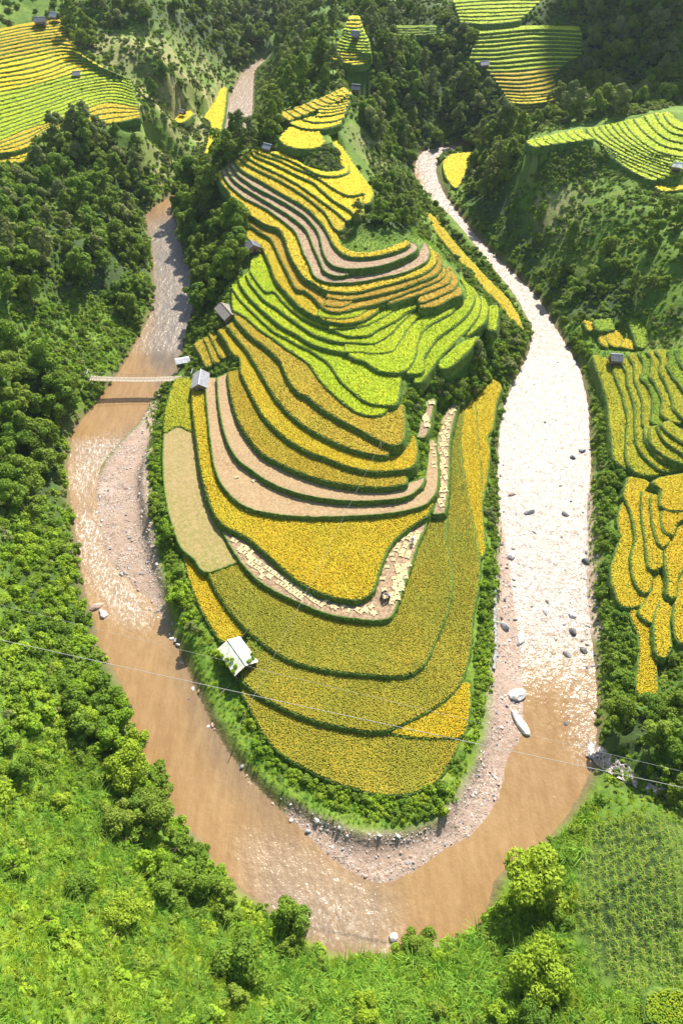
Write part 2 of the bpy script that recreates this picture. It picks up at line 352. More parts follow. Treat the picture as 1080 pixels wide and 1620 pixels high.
PLOTS = [
 ('lowest rice plot, brown gold, curving along the very front of the terraced hill', 'dullgold', 3.5, 'F1', [(383,1078),(430,1112),(490,1138),(560,1154),(603,1157),(650,1166),(700,1168),(735,1162)]),
 ('small orange rice wedge at the front right corner of the terraced hill', 'golden', 4.1, 'F1b', [(605,1155),(640,1142),(690,1115),(725,1083),(744,1080)]),
 ('long hook-shaped rice plot running from the white-roofed hut around to the right river side', 'dullgold', 5.0, 'F2', rb('F2bk')),
 ('narrow gold rice strip, second from the bushes on the right river side', 'golden', 4.6, 'SB', 'SBbk'),
 ('bright yellow rice strip beside the bushes along the right river', 'golden', 4.2, 'SC', 'SCbk'),
 ('broad mottled gold rice plot below the field of straw bundles', 'dullgold', 5.8, 'F3', [(325,900),(378,886),(410,920),(460,948),(520,972),(600,982),(622,970),(645,910),(660,862),(684,815),(706,820)]),
 ('harvested bend of bare soil strewn with pale straw bundles', 'soil', 6.8, 'S', [(350,826),(390,850),(430,884),(470,919),(510,940),(560,950),(588,937),(600,900),(615,865),(640,840),(675,817)]),
 ('narrow yellow rice wedge left of the white-roofed hut, above the left river', 'golden', 4.8, 'F3L', [(300,876),(327,905),(345,940),(370,975),(395,1004)]),
 ('long half-harvested plot of pale stubble beside the left gravel bar', 'palestubble', 6.2, 'K', [(303,600),(305,650),(312,700),(318,745),(330,790),(350,828),(375,880)]),
 ('ripening green gold rice strip at the bridge end of the stubble plot', 'olive', 6.35, [(278,600),(264,640),(259,684),(272,679),(284,675),(296,681),(308,684)], [(280,599),(303,600),(305,640)]),
 ('rich golden rice plot wrapping around the bend of straw bundles', 'golden', 7.8, 'G', [(322,600),(328,650),(333,700),(340,742),(355,773),(385,800),(430,813),(500,818),(600,814),(650,806),(686,796)]),
 ('lower of the two long harvested plots of brown stubble', 'stubble', 8.8, 'H1', [(343,598),(345,630),(350,665),(360,700),(376,727),(395,742),(430,765),(480,783),(540,792),(600,792),(645,785),(668,767),(676,730),(678,696)]),
 ('narrow harvested strip packed with pale straw bundles near the right river', 'soil', 7.2, 'W', 'Wbk'),
 ('tiny harvested ledge with rows of straw beside the shrubby gully', 'soil', 10.5, 'M', [(659,690),(674,634)]),
 ('upper of the two long harvested plots of brown stubble', 'stubble', 9.8, 'H2', 'J1'),
 ('gold rice plot just above the brown stubble plots', 'gold', 10.9, 'J1', [(379,586),(388,605),(400,630),(418,660),(450,692),(490,716),(510,723),(550,738),(590,746),(644,743)]),
 ('gold rice plot ending in a raised hook by the shrubby gully', 'golden', 12.0, 'J2', [(358,516),(385,548),(397,565),(418,600),(440,635),(470,665),(500,685),(545,707),(590,719),(613,722),(640,712),(652,690)]),
 ('slim gold rice plot tapering out below the broad orange gold plot', 'gold', 13.1, 'J3', [(373,507),(395,530),(422,551),(437,565),(453,595),(463,612),(485,627),(510,648),(540,665),(570,681),(600,697),(622,705)]),
 ('broad orange gold rice plot just below the bright green plots', 'gold', 14.3, 'J4', [(368,491),(383,499),(408,520),(432,536),(470,563),(490,578),(502,597),(520,618),(545,640),(570,655),(597,658),(612,650),(638,640)]),
 ('crescent-shaped green rice plot, lowest of the bright green ones', 'lime', 15.0, 'J5', [(366,455),(380,475),(405,500),(430,523),(473,547),(490,555),(517,573),(540,605),(560,623),(580,637),(600,641),(625,641)]),
 ('broad lime green rice plot at the right of the middle hill', 'lime', 15.8, 'J6', [(376,438),(395,472),(415,492),(450,520),(490,543),(515,552),(545,559),(577,573),(595,585),(615,590),(640,588)]),
 ('long lime green rice plot sweeping across the middle hill above the broad one', 'lime', 17.0, 'J7', [(389,435),(396,450),(420,477),(460,505),(500,531),(530,540),(560,543),(590,544),(621,540),(640,526),(658,510),(690,490),(727,468)]),
 ('small lime green rice sliver beside a thin pale path line', 'lime', 17.4, 'J7b', [(545,543),(590,544),(605,537),(621,525),(635,510),(648,498),(665,490)]),
 ('thin lime green rice terrace, third lime one up on the middle hill', 'lime', 18.0, 'J8', [(395,430),(410,452),(433,462),(460,490),(500,515),(527,523),(545,531),(565,533),(585,530),(600,520),(625,508),(645,493),(662,486)]),
 ('thin lime green rice terrace below the small dark-roofed hut', 'lime', 18.8, 'J9', [(398,408),(418,404),(428,425),(437,445),(462,474),(500,501),(520,512),(555,520),(580,515),(605,503),(633,484)]),
 ('short green rice sliver between two curved grassy lips', 'lime', 19.3, 'J10', [(520,508),(540,512),(560,511),(578,505),(605,490)]),
 ('gold then green rice terrace starting behind the small dark-roofed hut', 'golden', 20.4, 'A', [(383,350),(400,360),(428,378),(437,395),(445,413),(455,432),(468,457),(483,461),(500,476),(512,489),(530,495),(583,484),(600,484)]),
 ('tiny green rice sliver under the lowest orange strips', 'lime', 20.8, 'A2', [(503,490),(530,495),(546,493),(583,484)]),
 ('gold rice terrace, second above the small dark-roofed hut, running into an orange strip', 'orange', 21.7, 'B', [(380,330),(400,343),(440,362),(450,376),(465,415),(480,438),(492,446),(512,470),(516,474),(559,474),(596,467),(640,455),(675,442),(690,434),(698,422),(697,408)]),
 ('short orange rice sliver between a green ledge and long orange strips', 'orange', 22.2, 'B2', [(518,473),(540,475),(560,474)]),
 ('third orange rice strip from the top of the right shoulder', 'orange', 22.7, 'B3', [(518,460),(560,463),(590,456),(640,443),(665,435),(682,424),(690,413),(688,402)]),
 ('bright gold rice terrace, third above the dark-roofed hut, bending into an orange strip', 'golden', 23.6, 'C', [(350,270),(368,298),(400,320),(445,348),(465,365),(473,380),(480,400),(490,420),(497,437),(515,446),(537,448),(570,446),(600,440),(640,431),(662,421),(675,413),(679,402),(677,390)]),
 ('lowest brown stubble terrace of the upper hill, bending into the top orange strip', 'soil', 24.6, 'D', [(357,263),(366,280),(395,303),(440,330),(463,345),(485,365),(495,390),(507,415),(512,428),(540,436),(570,432),(600,428),(633,418),(655,405),(665,394),(668,386)]),
 ('second brown stubble terrace of the upper hill ending in a green tip', 'soil', 25.6, 'E', [(364,258),(375,275),(405,297),(448,320),(485,345),(503,368),(510,395),(518,413),(528,421),(554,424)]),
 ('long brown stubble terrace curving below the grove on the upper hill', 'soil', 26.6, 'F', 'GG'),
 ('brown stubble terrace turning into a thin gold arc below the hilltop grove', 'golden', 27.6, 'GG', 'GGbk'),
 ('gold rice strip just above the brown stubble terraces of the upper hill', 'golden', 28.6, 'k5', 'k6'),
 ('gold rice strip, second above the brown stubble terraces of the upper hill', 'yellow', 29.5, 'k6', [(397,240),(405,248),(430,258),(480,282),(498,291),(510,303),(530,319),(550,331),(560,338)]),
 ('bright yellow rice strip widening to the grove at its right end', 'yellow', 30.5, 'k7', [(402,237),(440,253),(480,271),(500,280),(530,300),(548,309),(576,308)]),
 ('broad bright yellow rice plot tapering up to the hilltop path', 'yellow', 31.4, rb('k8', 'k8r'), [(508,203),(520,222),(536,246),(540,262),(552,270),(540,277),(520,279),(500,275),(480,264),(450,250),(427,242)][::-1]),
 ('topmost narrow yellow rice strip under the scrubby knoll', 'yellow', 32.2, 'k9', 'k9bk'),
 ('yellow rice cap on the rounded knoll at the top of the hill', 'yellow', 35.0, [(441,219),(449,228),(460,233),(480,236),(503,233),(513,225),(509,214)], [(455,204),(472,196),(490,196)]),
 ('curved lime green rice strip on the right shoulder beside the broad lime plot', 'lime', 16.2, 'V1', 'V1bk'),
 ('outer lime green rice strip along the right shoulder', 'lime', 15.2, 'V2', [(655,598),(668,590),(670,566),(680,550),(690,536),(705,525),(725,510),(740,495),(750,474),(746,462),(740,451)]),
 ('short lime green crescent near the right end of the shoulder', 'lime', 14.3, 'V3', 'V3bk'),
 ('little square green rice plot at the rightmost corner of the shoulder', 'lime', 13.4, 'V4', [(772,486)]),
 ('leaf-shaped lime rice plot above the shrubby gully', 'lime', 14.4, 'V5', 'V5bk'),
 ('small orange rice strip at the end of the shoulder, lowest orange one', 'orange', 19.6, [(665,488),(690,485),(712,473),(729,467),(731,461)], [(663,480),(690,474),(718,460),(726,452)]),
 ('small orange rice strip second from the lowest on the right shoulder', 'orange', 20.3, [(661,477),(668,479),(700,466),(718,457),(724,445),(718,432),(710,421)], [(662,470),(690,458),(706,449),(712,440),(708,425)]),
 ('small orange rice strip third from the lowest on the right shoulder', 'orange', 21.0, [(613,482),(640,474),(655,469),(690,457),(708,449),(713,438),(708,421)], [(612,477),(640,465),(680,450),(699,441),(704,430)]),
 ('topmost little gold ledge of three left of the bridge-end hut', 'gold', 10.2, [(330,529),(338,545),(345,560),(351,568),(367,563)], [(342,526),(356,542),(367,560)]),
 ('middle little gold ledge of three left of the bridge-end hut', 'gold', 9.6, [(322,536),(330,553),(338,574),(350,573)], [(331,533),(338,547),(351,569)]),
 ('lowest little gold ledge of three left of the bridge-end hut', 'gold', 9.0, [(307,545),(316,562),(327,581),(336,578)], [(321,537),(330,555),(338,573)]),
 ('long gold rice strip on the flat beside the upper right river', 'golden', 2.0, [(671,337),(680,355),(700,382),(730,417),(760,452),(790,483),(815,517),(828,522)], [(680,338),(692,349),(720,385),(752,421),(778,448),(802,472),(820,500)]),
 ('yellow rice patch enclosed by shrubs inside the upper right river bend', 'yellow', 2.2, [(700,256),(702,272),(710,288),(722,298),(735,276),(748,252)], [(712,244),(745,241)]),
 ('narrow yellow rice strip beside the upper left river', 'yellow', 2.0, [(322,186),(333,195),(330,220),(325,240),(318,254),(333,243),(347,216),(355,180)], [(340,160),(350,140),(359,140)]),
 ('small yellow rice patch among scrub far up the left valley', 'yellow', 6.0, [(275,190),(287,195),(306,182)], [(285,176),(302,174)]),
 ('small yellow rice patch beside trees above the left river', 'yellow', 4.0, [(224,255),(238,260),(258,243)], [(240,241),(256,237)]),
 # flats and slopes on the right bank
 ('broad yellow green rice terrace nearest the river on the right bank', 'olive', 4.0, [(939,563),(948,590),(957,615),(964,640),(966,670),(970,695),(973,725),(985,737),(996,743)], [(968,573),(975,595),(985,620),(992,645),(995,660),(993,700),(993,725),(1000,742)]),
 ('second rice terrace from the river on the right bank', 'olive', 4.8, [(968,573),(975,595),(985,620),(992,645),(995,660),(993,700),(993,725),(1000,740),(1015,750),(1042,750)], [(985,572),(993,590),(996,610),(1003,630),(1007,650),(1007,680),(1010,705),(1020,720),(1050,743)]),
 ('third rice terrace from the river on the right bank, beside the grey-roofed hut', 'olive', 5.6, [(985,572),(993,590),(996,610),(1003,630),(1007,650),(1007,680),(1010,705),(1020,720),(1035,735),(1052,744),(1090,742)], [(995,563),(1005,580),(1006,600),(1013,620),(1018,635),(1019,660),(1021,690),(1028,705),(1040,723),(1060,732),(1090,736)]),
 ('fourth rice terrace from the river on the right bank', 'olive', 6.3, [(995,563),(1005,580),(1006,600),(1013,620),(1018,635),(1019,660),(1020,675),(1034,674)], [(1012,560),(1021,575),(1020,590),(1016,598),(1027,610),(1034,625),(1035,650),(1034,668)]),
 ('fifth rice terrace from the river on the right bank', 'green', 7.1, [(1012,560),(1021,575),(1020,590),(1016,598),(1027,610),(1034,625),(1035,650),(1034,670),(1050,668)], [(1025,557),(1033,570),(1031,590),(1030,597),(1040,610),(1050,635),(1048,655),(1055,665)]),
 ('sixth rice terrace from the river on the right bank', 'olive', 7.9, [(1025,557),(1033,570),(1031,590),(1030,597),(1040,610),(1050,635),(1048,655),(1055,663),(1072,668)], [(1038,555),(1048,570),(1046,590),(1055,605),(1065,630),(1070,650),(1080,662)]),
 ('seventh rice terrace from the river on the right bank', 'olive', 8.7, [(1038,555),(1048,570),(1046,590),(1055,605),(1065,630),(1070,650),(1090,668)], [(1058,557),(1062,570),(1058,580),(1070,600),(1090,628)]),
 ('green rice terrace cut by the right edge of the photo, second from last', 'green', 9.5, [(1058,557),(1062,570),(1058,580),(1070,600),(1092,630)], [(1070,555),(1078,575),(1095,598)]),
 ('green rice terrace cut by the right edge of the photo, outermost', 'green', 10.3, [(1070,555),(1078,575),(1095,598)], [(1090,550),(1100,590)]),
 ('curved yellow green rice terrace, lowest of the fan at the lower right terraces', 'olive', 6.5, [(1022,676),(1024,695),(1032,710),(1045,725),(1062,732),(1092,738)], [(1030,678),(1031,695),(1040,710),(1060,723),(1092,734)]),
 ('curved yellow green rice terrace, second of the fan at the lower right terraces', 'olive', 7.2, [(1030,678),(1030,695),(1040,710),(1060,725),(1092,736)], [(1042,675),(1048,690),(1060,703),(1092,722)]),
 ('curved yellow green rice terrace, third of the fan at the lower right terraces', 'olive', 8.0, [(1042,675),(1048,690),(1060,703),(1092,724)], [(1048,672),(1060,685),(1092,706)]),
 ('curved yellow green rice terrace, uppermost of the fan at the lower right terraces', 'olive', 8.8, [(1048,672),(1060,685),(1092,707)], [(1057,668),(1070,678),(1092,690)]),
 ('wide gold rice plot nearest the river among the lower right plots', 'golden', 3.5, [(989,790),(980,820),(983,850),(975,880),(969,910),(978,945),(988,958),(1012,955),(1020,945)], [(990,788),(1003,822),(1008,850),(1002,885),(1005,920),(1019,942)]),
 ('long gold rice strip, second from the river among the lower right plots', 'golden', 4.3, [(988,786),(995,797),(1004,825),(1008,855),(1001,883),(1005,915),(1016,936),(1024,933)], [(995,757),(1023,765),(1018,790),(1019,820),(1024,870),(1028,905)]),
 ('long gold rice strip, third from the river among the lower right plots', 'golden', 5.0, [(1018,780),(1018,815),(1023,850),(1026,880),(1030,900),(1043,894)], [(1031,783),(1033,820),(1040,850),(1043,875)]),
 ('short gold rice strip, fourth from the river among the lower right plots', 'golden', 5.6, [(1031,785),(1035,830),(1045,862),(1053,858)], [(1050,790),(1048,820),(1057,845)]),
 ('topmost gold rice plot of the lower right group, cut by the right edge', 'golden', 6.5, [(1034,764),(1048,776),(1050,803),(1092,806)], [(1045,758),(1092,750)]),
 ('small curved gold rice plot by the right edge of the photo', 'golden', 6.1, [(1048,812),(1050,835),(1060,845),(1068,825),(1092,815)], [(1052,808),(1092,806)]),
 ('tall gold rice plot beside a grassy ditch near the right edge', 'golden', 5.2, [(1054,860),(1055,890),(1060,920),(1058,940),(1064,942),(1069,910),(1092,880)], [(1068,836),(1092,822)]),
 ('gold rice plot cut by the right edge, below the grassy ditch', 'golden', 4.5, [(1070,910),(1069,960),(1072,1010),(1092,1018)], [(1092,892)]),
 ('small crooked gold rice patch between two grassy banks', 'golden', 3.8, [(1013,971),(1030,984),(1040,962),(1046,948),(1044,925)], [(1033,935),(1036,903)]),
 ('lowest gold rice strip pointing down among the bushes at the right', 'golden', 3.0, [(998,966),(1003,985),(1013,1007),(1013,1050),(1010,1080),(1012,1100),(1027,1107),(1034,1095),(1033,1055),(1030,1030)], [(1010,972),(1030,990)]),
 ('narrow gold rice strip surrounded by bushes at the right', 'golden', 4.2, [(1048,953),(1038,980),(1040,1030),(1048,1038),(1057,1022)], [(1058,960),(1053,985)]),
 ('little orange rice patch at the left of the small patchwork field', 'golden', 4.2, [(922,509),(930,524),(937,522)], [(926,508),(936,510)]),
 ('orange rice patch in the front row of the small patchwork field', 'golden', 4.2, [(945,530),(950,545),(960,551),(962,546)], [(948,524),(961,526)]),
 ('round orange rice patch in the middle of the small patchwork field', 'golden', 4.5, [(961,528),(963,543),(977,549),(983,538)], [(965,525),(975,524)]),
 ('orange rice wedge in the right of the small patchwork field', 'golden', 4.8, [(982,548),(1004,553),(1008,551)], [(990,537),(997,541)]),
 ('dark green rice patch in the back row of the small patchwork field', 'green', 5.2, [(938,510),(946,524),(972,522)], [(940,507),(966,504)]),
 ('green rice patch behind a shrub in the small patchwork field', 'green', 6.0, [(996,508),(1006,535),(1010,549),(1018,546),(1023,520)], [(1000,505),(1018,512)]),
 ('small olive green plot in the bottom right corner of the photo', 'green', 14.0, [(1024,1598),(1030,1612),(1092,1625)], [(1028,1580),(1050,1572),(1092,1578)]),
 ('bright gold hem of the green ridge terraces near the right edge', 'yellow', 21.6, [(1036,297),(1050,303),(1092,298)], [(1040,293),(1060,297),(1092,290)]),
]
def loft(front, back, n):
    """n terraces between two traced lips: returns the lips, lowest first"""
    A = resample(smooth(front), 4, False); 
    Bm = smooth(back); 
    def rs(P, m):
        s = np.r_[0, np.cumsum(np.hypot(*np.diff(P, axis=0).T))]; u = np.linspace(0, s[-1], m)
        return np.stack([np.interp(u, s, P[:, 0]), np.interp(u, s, P[:, 1])], -1)
    a, c = rs(smooth(front), 26), rs(Bm, 26)
    return [a + (c - a) * (i / n) for i in range(n + 1)]
ORD = 'first second third fourth fifth sixth seventh eighth ninth tenth eleventh twelfth thirteenth fourteenth fifteenth sixteenth seventeenth eighteenth nineteenth twentieth'.split()
def ordinal(i):
    if i < 20: return ORD[i]
    if i % 10 == 9: return ('thirtieth', 'fortieth', 'fiftieth')[i // 10 - 2]
    return ('twenty', 'thirty', 'forty')[i // 10 - 2] + '-' + ORD[i % 10]
HILL = [i for i, p in enumerate(PLOTS) if p[0].startswith('lowest little gold ledge')][0]
def lower(z):
    z = z - 2.0 if z >= 5 else z * 0.6
    return z if z < 12.3 else 12.3 + (z - 12.3) * .8
PLOTS = [(p[0], p[1], lower(p[2]) if i <= HILL else p[2], *p[3:]) for i, p in enumerate(PLOTS)]
PL = []   # every plot: label, crop, z, pixel polygon, group
for lab, crop, z, fr, bk in PLOTS:
    f = np.array(L[fr] if isinstance(fr, str) else fr, float); k = np.array(L[bk] if isinstance(bk, str) else bk, float)
    f = smooth(f) if len(f) > 2 else f; k = smooth(k) if len(k) > 2 else k
    PL.append((lab, crop, z, np.vstack([f, k[::-1]]), 'rice plots on the terraces'))
def lofted(guides, place, crops, group):
    """guides: [(z, lip, terraces up to the next guide)], lowest first"""
    lips = []
    for (z0, a, n), (z1, c, _) in zip(guides[:-1], guides[1:]):
        ls = loft(a, c, n)
        lips += [(z0 + (z1 - z0) * i / n, ls[i]) for i in range(n)]
    lips.append((guides[-1][0], np.array(loft(guides[-1][1], guides[-1][1], 1)[0])))
    for i in range(len(lips) - 1):
        z, a = lips[i]; c = lips[i + 1][1]
        w = np.linspace(0, 6.28, len(a)); jit = np.interp(w, np.linspace(0, 6.28, 7), rng.normal(0, 0.5, 7))
        a2 = a + np.stack([0 * w, jit * 0.6], -1)
        cr = crops(i / max(1, len(lips) - 2))
        PL.append(('%s %s rice strip up %s' % (ordinal(i), {'lime': 'lime', 'yellow': 'yellow', 'golden': 'gold', 'green': 'green', 'olive': 'olive'}[cr], place), cr, z, np.vstack([a2, c[::-1]]), group))
TL = [(18, [(-40,252),(0,242),(20,240),(50,230),(70,211),(100,203),(150,199),(190,193),(222,186)], 4),
      (19.5, [(-40,235),(0,222),(40,205),(90,190),(130,175),(170,162),(219,169)], 4), (21, [(-40,205),(0,195),(40,182),(90,165),(130,150),(180,142),(213,151)], 5),
      (23.2, [(-40,170),(0,160),(40,150),(80,138),(130,125),(185,118),(206,126)], 4), (25.2, [(-40,140),(0,130),(40,125),(80,115),(120,100),(165,108)], 4),
      (27.6, [(-40,110),(0,100),(50,90),(100,80),(130,87)], 4), (30, [(-40,82),(0,74),(50,64),(107,56)], 6), (32.5, [(-40,54),(0,46),(40,38),(96,31)], 1)]
lofted(TL, 'the big hillside at the upper left', lambda t: 'golden' if t < 0.12 or t > 0.72 else ('lime' if t < 0.5 else 'yellow'), 'rice strips of the upper left hillside')
lofted([(16.2, [(-40,262),(0,258),(30,258),(60,246)], 3), (17.2, [(-40,240),(0,238),(30,235),(62,233)], 1)], 'the small patch below the upper left hillside', lambda t: 'golden', 'rice strips of the upper left hillside')
TM = [(8.5, [(803,178),(820,182),(838,180),(848,175)], 3), (11.3, [(799,160),(820,164),(850,163),(875,158),(893,150)], 3), (13, [(797,148),(830,150),(865,147),(880,141)], 3),
      (15.3, [(785,130),(820,132),(850,128),(874,122)], 3), (17.6, [(770,112),(810,112),(850,108),(888,105)], 3), (20.4, [(742,92),(780,92),(820,88),(870,84),(920,86)], 5), (25, [(752,60),(800,56),(850,52),(920,56)], 2), (26.8, [(752,48),(800,44),(840,41),(915,42)], 1)]
lofted(TM, 'the striped hillside beyond the right river', lambda t: 'yellow' if t < 0.25 else 'golden' if t < 0.55 else 'lime', 'rice strips of the far middle hillside')
lofted([(28, [(728,36),(770,38),(822,33)], 7), (31.8, [(716,0),(780,-6),(862,-6)], 1)], 'the far terraces at the top edge', lambda t: 'lime', 'rice strips at the top edge')
lofted([(24.6, [(608,54),(650,56),(702,52)], 4), (26.6, [(612,40),(650,41),(702,40)], 1)], 'the shaded terraces left of the striped hillside', lambda t: 'green', 'rice strips at the top edge')
TS = [(34.3, [(545,100),(560,103),(579,100)], 2), (35, [(511,92),(540,96),(560,95),(584,92)], 3), (36.6, [(522,78),(545,82),(586,84)], 4), (38.6, [(540,60),(560,65),(584,66)], 3), (40.2, [(544,47),(560,50),(575,48)], 4), (42.3, [(552,26),(560,25),(569,26)], 1)]
lofted(TS, 'the ridge top behind the hill', lambda t: 'yellow' if t < 0.3 or t > 0.8 else 'lime', 'rice strips on the ridge top')
TQ = [(29.5, [(458,194),(480,203),(512,204),(538,196)], 2), (30.5, [(499,184),(520,183),(546,178)], 4), (32, [(516,160),(530,163),(554,158)], 3), (33.5, [(540,146),(548,147),(557,146)], 1)]
lofted(TQ, 'the bright fields behind the hilltop knoll', lambda t: 'yellow', 'rice strips behind the knoll')
TP = [(30, [(442,180),(450,186),(458,191)], 7), (32.4, [(515,152),(526,158),(536,160)], 4), (33.4, [(544,138),(550,143),(554,148)], 1)]
lofted(TP, 'the shaded stair behind the hilltop knoll', lambda t: 'golden', 'rice strips behind the knoll')
TR = [(22.8, [(951,238),(972,252),(995,268),(1030,286)], 3), (24, [(927,204),(933,214),(950,226),(975,240),(1000,252),(1040,268),(1074,278)], 6), (26.5, [(985,192),(1000,212),(1020,228),(1045,242),(1090,250)], 3), (28, [(1035,180),(1045,196),(1060,209),(1092,218)], 2), (29, [(1060,178),(1070,190),(1092,200)], 1)]
lofted(TR, 'the green ridge terraces at the right', lambda t: 'lime', 'rice strips of the right ridge')
lofted([(24, [(832,223),(838,230),(846,233)], 7), (25.8, [(918,203),(926,212),(940,220)], 1)], 'the row of short strips along the right crest', lambda t: 'lime', 'short rice strips of the right ridge crest')

# world polygons
for i, (lab, crop, z, pp, g) in enumerate(PL):
    W = unproj(pp[:, 0], pp[:, 1], z)[:, :2]
    d = math.hypot(*W.mean(0)) 
    W = resample(W, 0.55 if d < 110 else 0.8 if d < 180 else 1.2)
    area = 0.5 * np.sum(W[:, 0] * np.roll(W[:, 1], -1) - np.roll(W[:, 0], -1) * W[:, 1])
    if area < 0: W = W[::-1]
    if pp[:, 0].mean() > 960 and pp[:, 1].mean() > 500:
        T = np.roll(W, -1, 0) - np.roll(W, 1, 0); T /= np.hypot(*T.T)[:, None] + 1e-9; W = W + np.stack([T[:, 1], -T[:, 0]], -1) * .42
    PL[i] = (lab, crop, z, W, g, pp)

# ---------------------------------------------------------------- terrain
CTRL = [  # pixel x, pixel y, height
 (220,202,16),(150,218,15.8),(70,262,14.5),(200,240,11),(100,190,17),(0,440,20),(0,275,15),(100,250,15),(150,400,13),(50,350,18),(200,450,4.5),(100,500,9),(0,520,15),(170,560,3),(110,590,5),(60,650,8),(0,700,14),(60,780,8),(0,850,14),(90,860,3),(60,950,9),(0,1000,17),
 (100,1050,8),(60,1120,13),(0,1200,20),(150,1180,6),(120,1280,12),(0,1400,24),(200,1300,7),(250,1400,8),(120,1500,17),(0,1620,28),(300,1500,9),(400,1550,8),(500,1580,6),(600,1560,4),(620,1620,6),(750,1540,5),
 (850,1600,10),(830,1400,3),(880,1330,3),(930,1280,3.5),(960,1400,8),(1080,1400,13),(1080,1600,14),(950,1560,10),(1040,1290,8),(1000,1230,2.5),(1080,1260,4),(1080,1180,9),(1000,1140,5),
 (960,600,3),(975,750,3),(960,850,2.5),(965,1000,2.3),(1080,790,6),
 (780,300,8),(760,230,9),(870,330,13),(830,265,20),(890,240,22.5),(880,280,18.5),(960,270,19.5),(1030,310,20.6),(900,450,4),(960,470,7),(1080,480,14),(1000,400,14),(950,350,15.5),(1080,350,20),(900,185,13),(960,150,13.5),(1080,120,18),(1000,60,26),(1080,20,34),(950,15,31),
 (740,180,8),(700,100,17),(650,70,22),(720,60,23),(640,20,28),(890,40,27),(930,100,19.5),(790,190,7.5),(690,200,4),(640,100,22),(640,200,14),(600,60,33),(620,270,15),(660,200,8),(450,100,15),(470,60,20),(500,20,28),(440,150,12),(560,100,33),
 (300,100,18),(250,60,26),(150,20,33.5),(350,50,20),(400,60,8),(300,20,31),(330,200,3),(280,200,9),(235,165,18),(230,140,20),(185,98,24.5),(145,76,27.4),(262,180,14),(262,112,20.5),(240,260,8),(200,300,10),(60,10,43),
 (330,330,14),(310,430,4.5),(340,400,12),(355,455,12),(330,500,7),(300,560,3.6),(590,380,22.6),(600,345,23.7),(560,360,23.3),(490,255,26.9),(520,245,27.3),(430,225,24.5),(530,220,27.4),(465,215,27.6),(520,180,29.6),(550,120,33),
 (690,340,3),(690,400,9),(740,430,5),(720,562,11.6),(700,592,11.0),(745,548,11.6),(790,500,10.2),(778,525,10.4),(660,622,10.5),(650,660,9),(790,500,3.6),(760,570,3.6),(720,610,4.5),(680,640,6),(800,560,2.4),(560,1290,1.6),(460,1250,1.6),(700,1290,1.5),(390,1180,1.4),(330,1060,1.9),(300,990,2.2),(280,930,2.2),(255,760,2.4),(255,680,2.6),(265,610,3),
 (775,950,2),(770,1060,2),(765,850,2.6),(785,700,2.6),(755,1170,2)]
FAR = [(0,650,60),(-130,560,75),(140,620,80),(-300,500,95),(300,560,100),(-320,200,80),(-300,330,85),(260,230,60),(300,360,80),(-220,40,50),(220,60,55),(0,-60,40),(-120,-60,55),(130,-60,45),(0,900,90),(-500,700,95),(500,800,100),(-680,-30,60),(690,-30,60),(690,400,90),(-690,400,90),(-160,120,42),(-150,300,45),(170,160,42),(60,520,70),(-40,500,30)]
pts = [tuple(unproj(np.array([a]), np.array([c]), z)[0]) for a, c, z in CTRL] + FAR
for lab, crop, z, W, g, pp in PL:
    n = max(2, len(W) // 14)
    for k in range(0, len(W), max(1, len(W) // n)): pts.append((W[k, 0], W[k, 1], z - 0.7))
pts = np.array(pts, float)
keep = []
for i in range(len(pts)):
    if all((pts[i, 0] - pts[j, 0]) ** 2 + (pts[i, 1] - pts[j, 1]) ** 2 > 4.0 for j in keep): keep.append(i)
pts = pts[keep]
def rbf_fit(p, lam):
    n = len(p); d = np.hypot(p[:, None, 0] - p[None, :, 0], p[:, None, 1] - p[None, :, 1]) / 100
    K = np.where(d > 0, d * d * np.log(d + 1e-12), 0) + lam * np.eye(n)
    Pm = np.c_[np.ones(n), p[:, :2] / 100]
    Am = np.block([[K, Pm], [Pm.T, np.zeros((3, 3))]])
    return np.linalg.solve(Am, np.r_[p[:, 2], 0, 0, 0])
wts = rbf_fit(pts, 0.0008)
def rbf_eval(x, y):
    out = np.zeros(x.shape)
    for s in range(0, len(x), 20000):
        xs, ys = x[s:s + 20000], y[s:s + 20000]
        d = np.hypot(xs[:, None] - pts[None, :, 0], ys[:, None] - pts[None, :, 1]) / 100
        out[s:s + 20000] = (d * d * np.log(d + 1e-12)) @ wts[:-3] + wts[-3] + wts[-2] * xs / 100 + wts[-1] * ys / 100
    return out
RIV_OUT = [(440,86),(410,97),(386,110),(376,130),(363,155),(356,190),(346,235),(310,275),(270,310),(232,338),(238,380),(243,440),(240,490),(215,540),(190,585),(150,640),(118,680),(106,740),(113,810),(125,880),(135,940),(150,985),(155,1020),(190,1080),(212,1160),(240,1230),(275,1285),(320,1335),(345,1375),(390,1415),(430,1440),(480,1480),(520,1503),(590,1512),(640,1505),(720,1483),(760,1465),(775,1425),(790,1385),(850,1340),(890,1300),(925,1245),(942,1190),(945,1110),(942,1060),(935,1000),(928,930),(930,860),(928,800),(935,740),(932,680),(930,640),(915,580),(880,520),(850,470),(800,420),(760,380),(720,330),(700,300),(690,270),(695,250),(710,240),(740,232)]
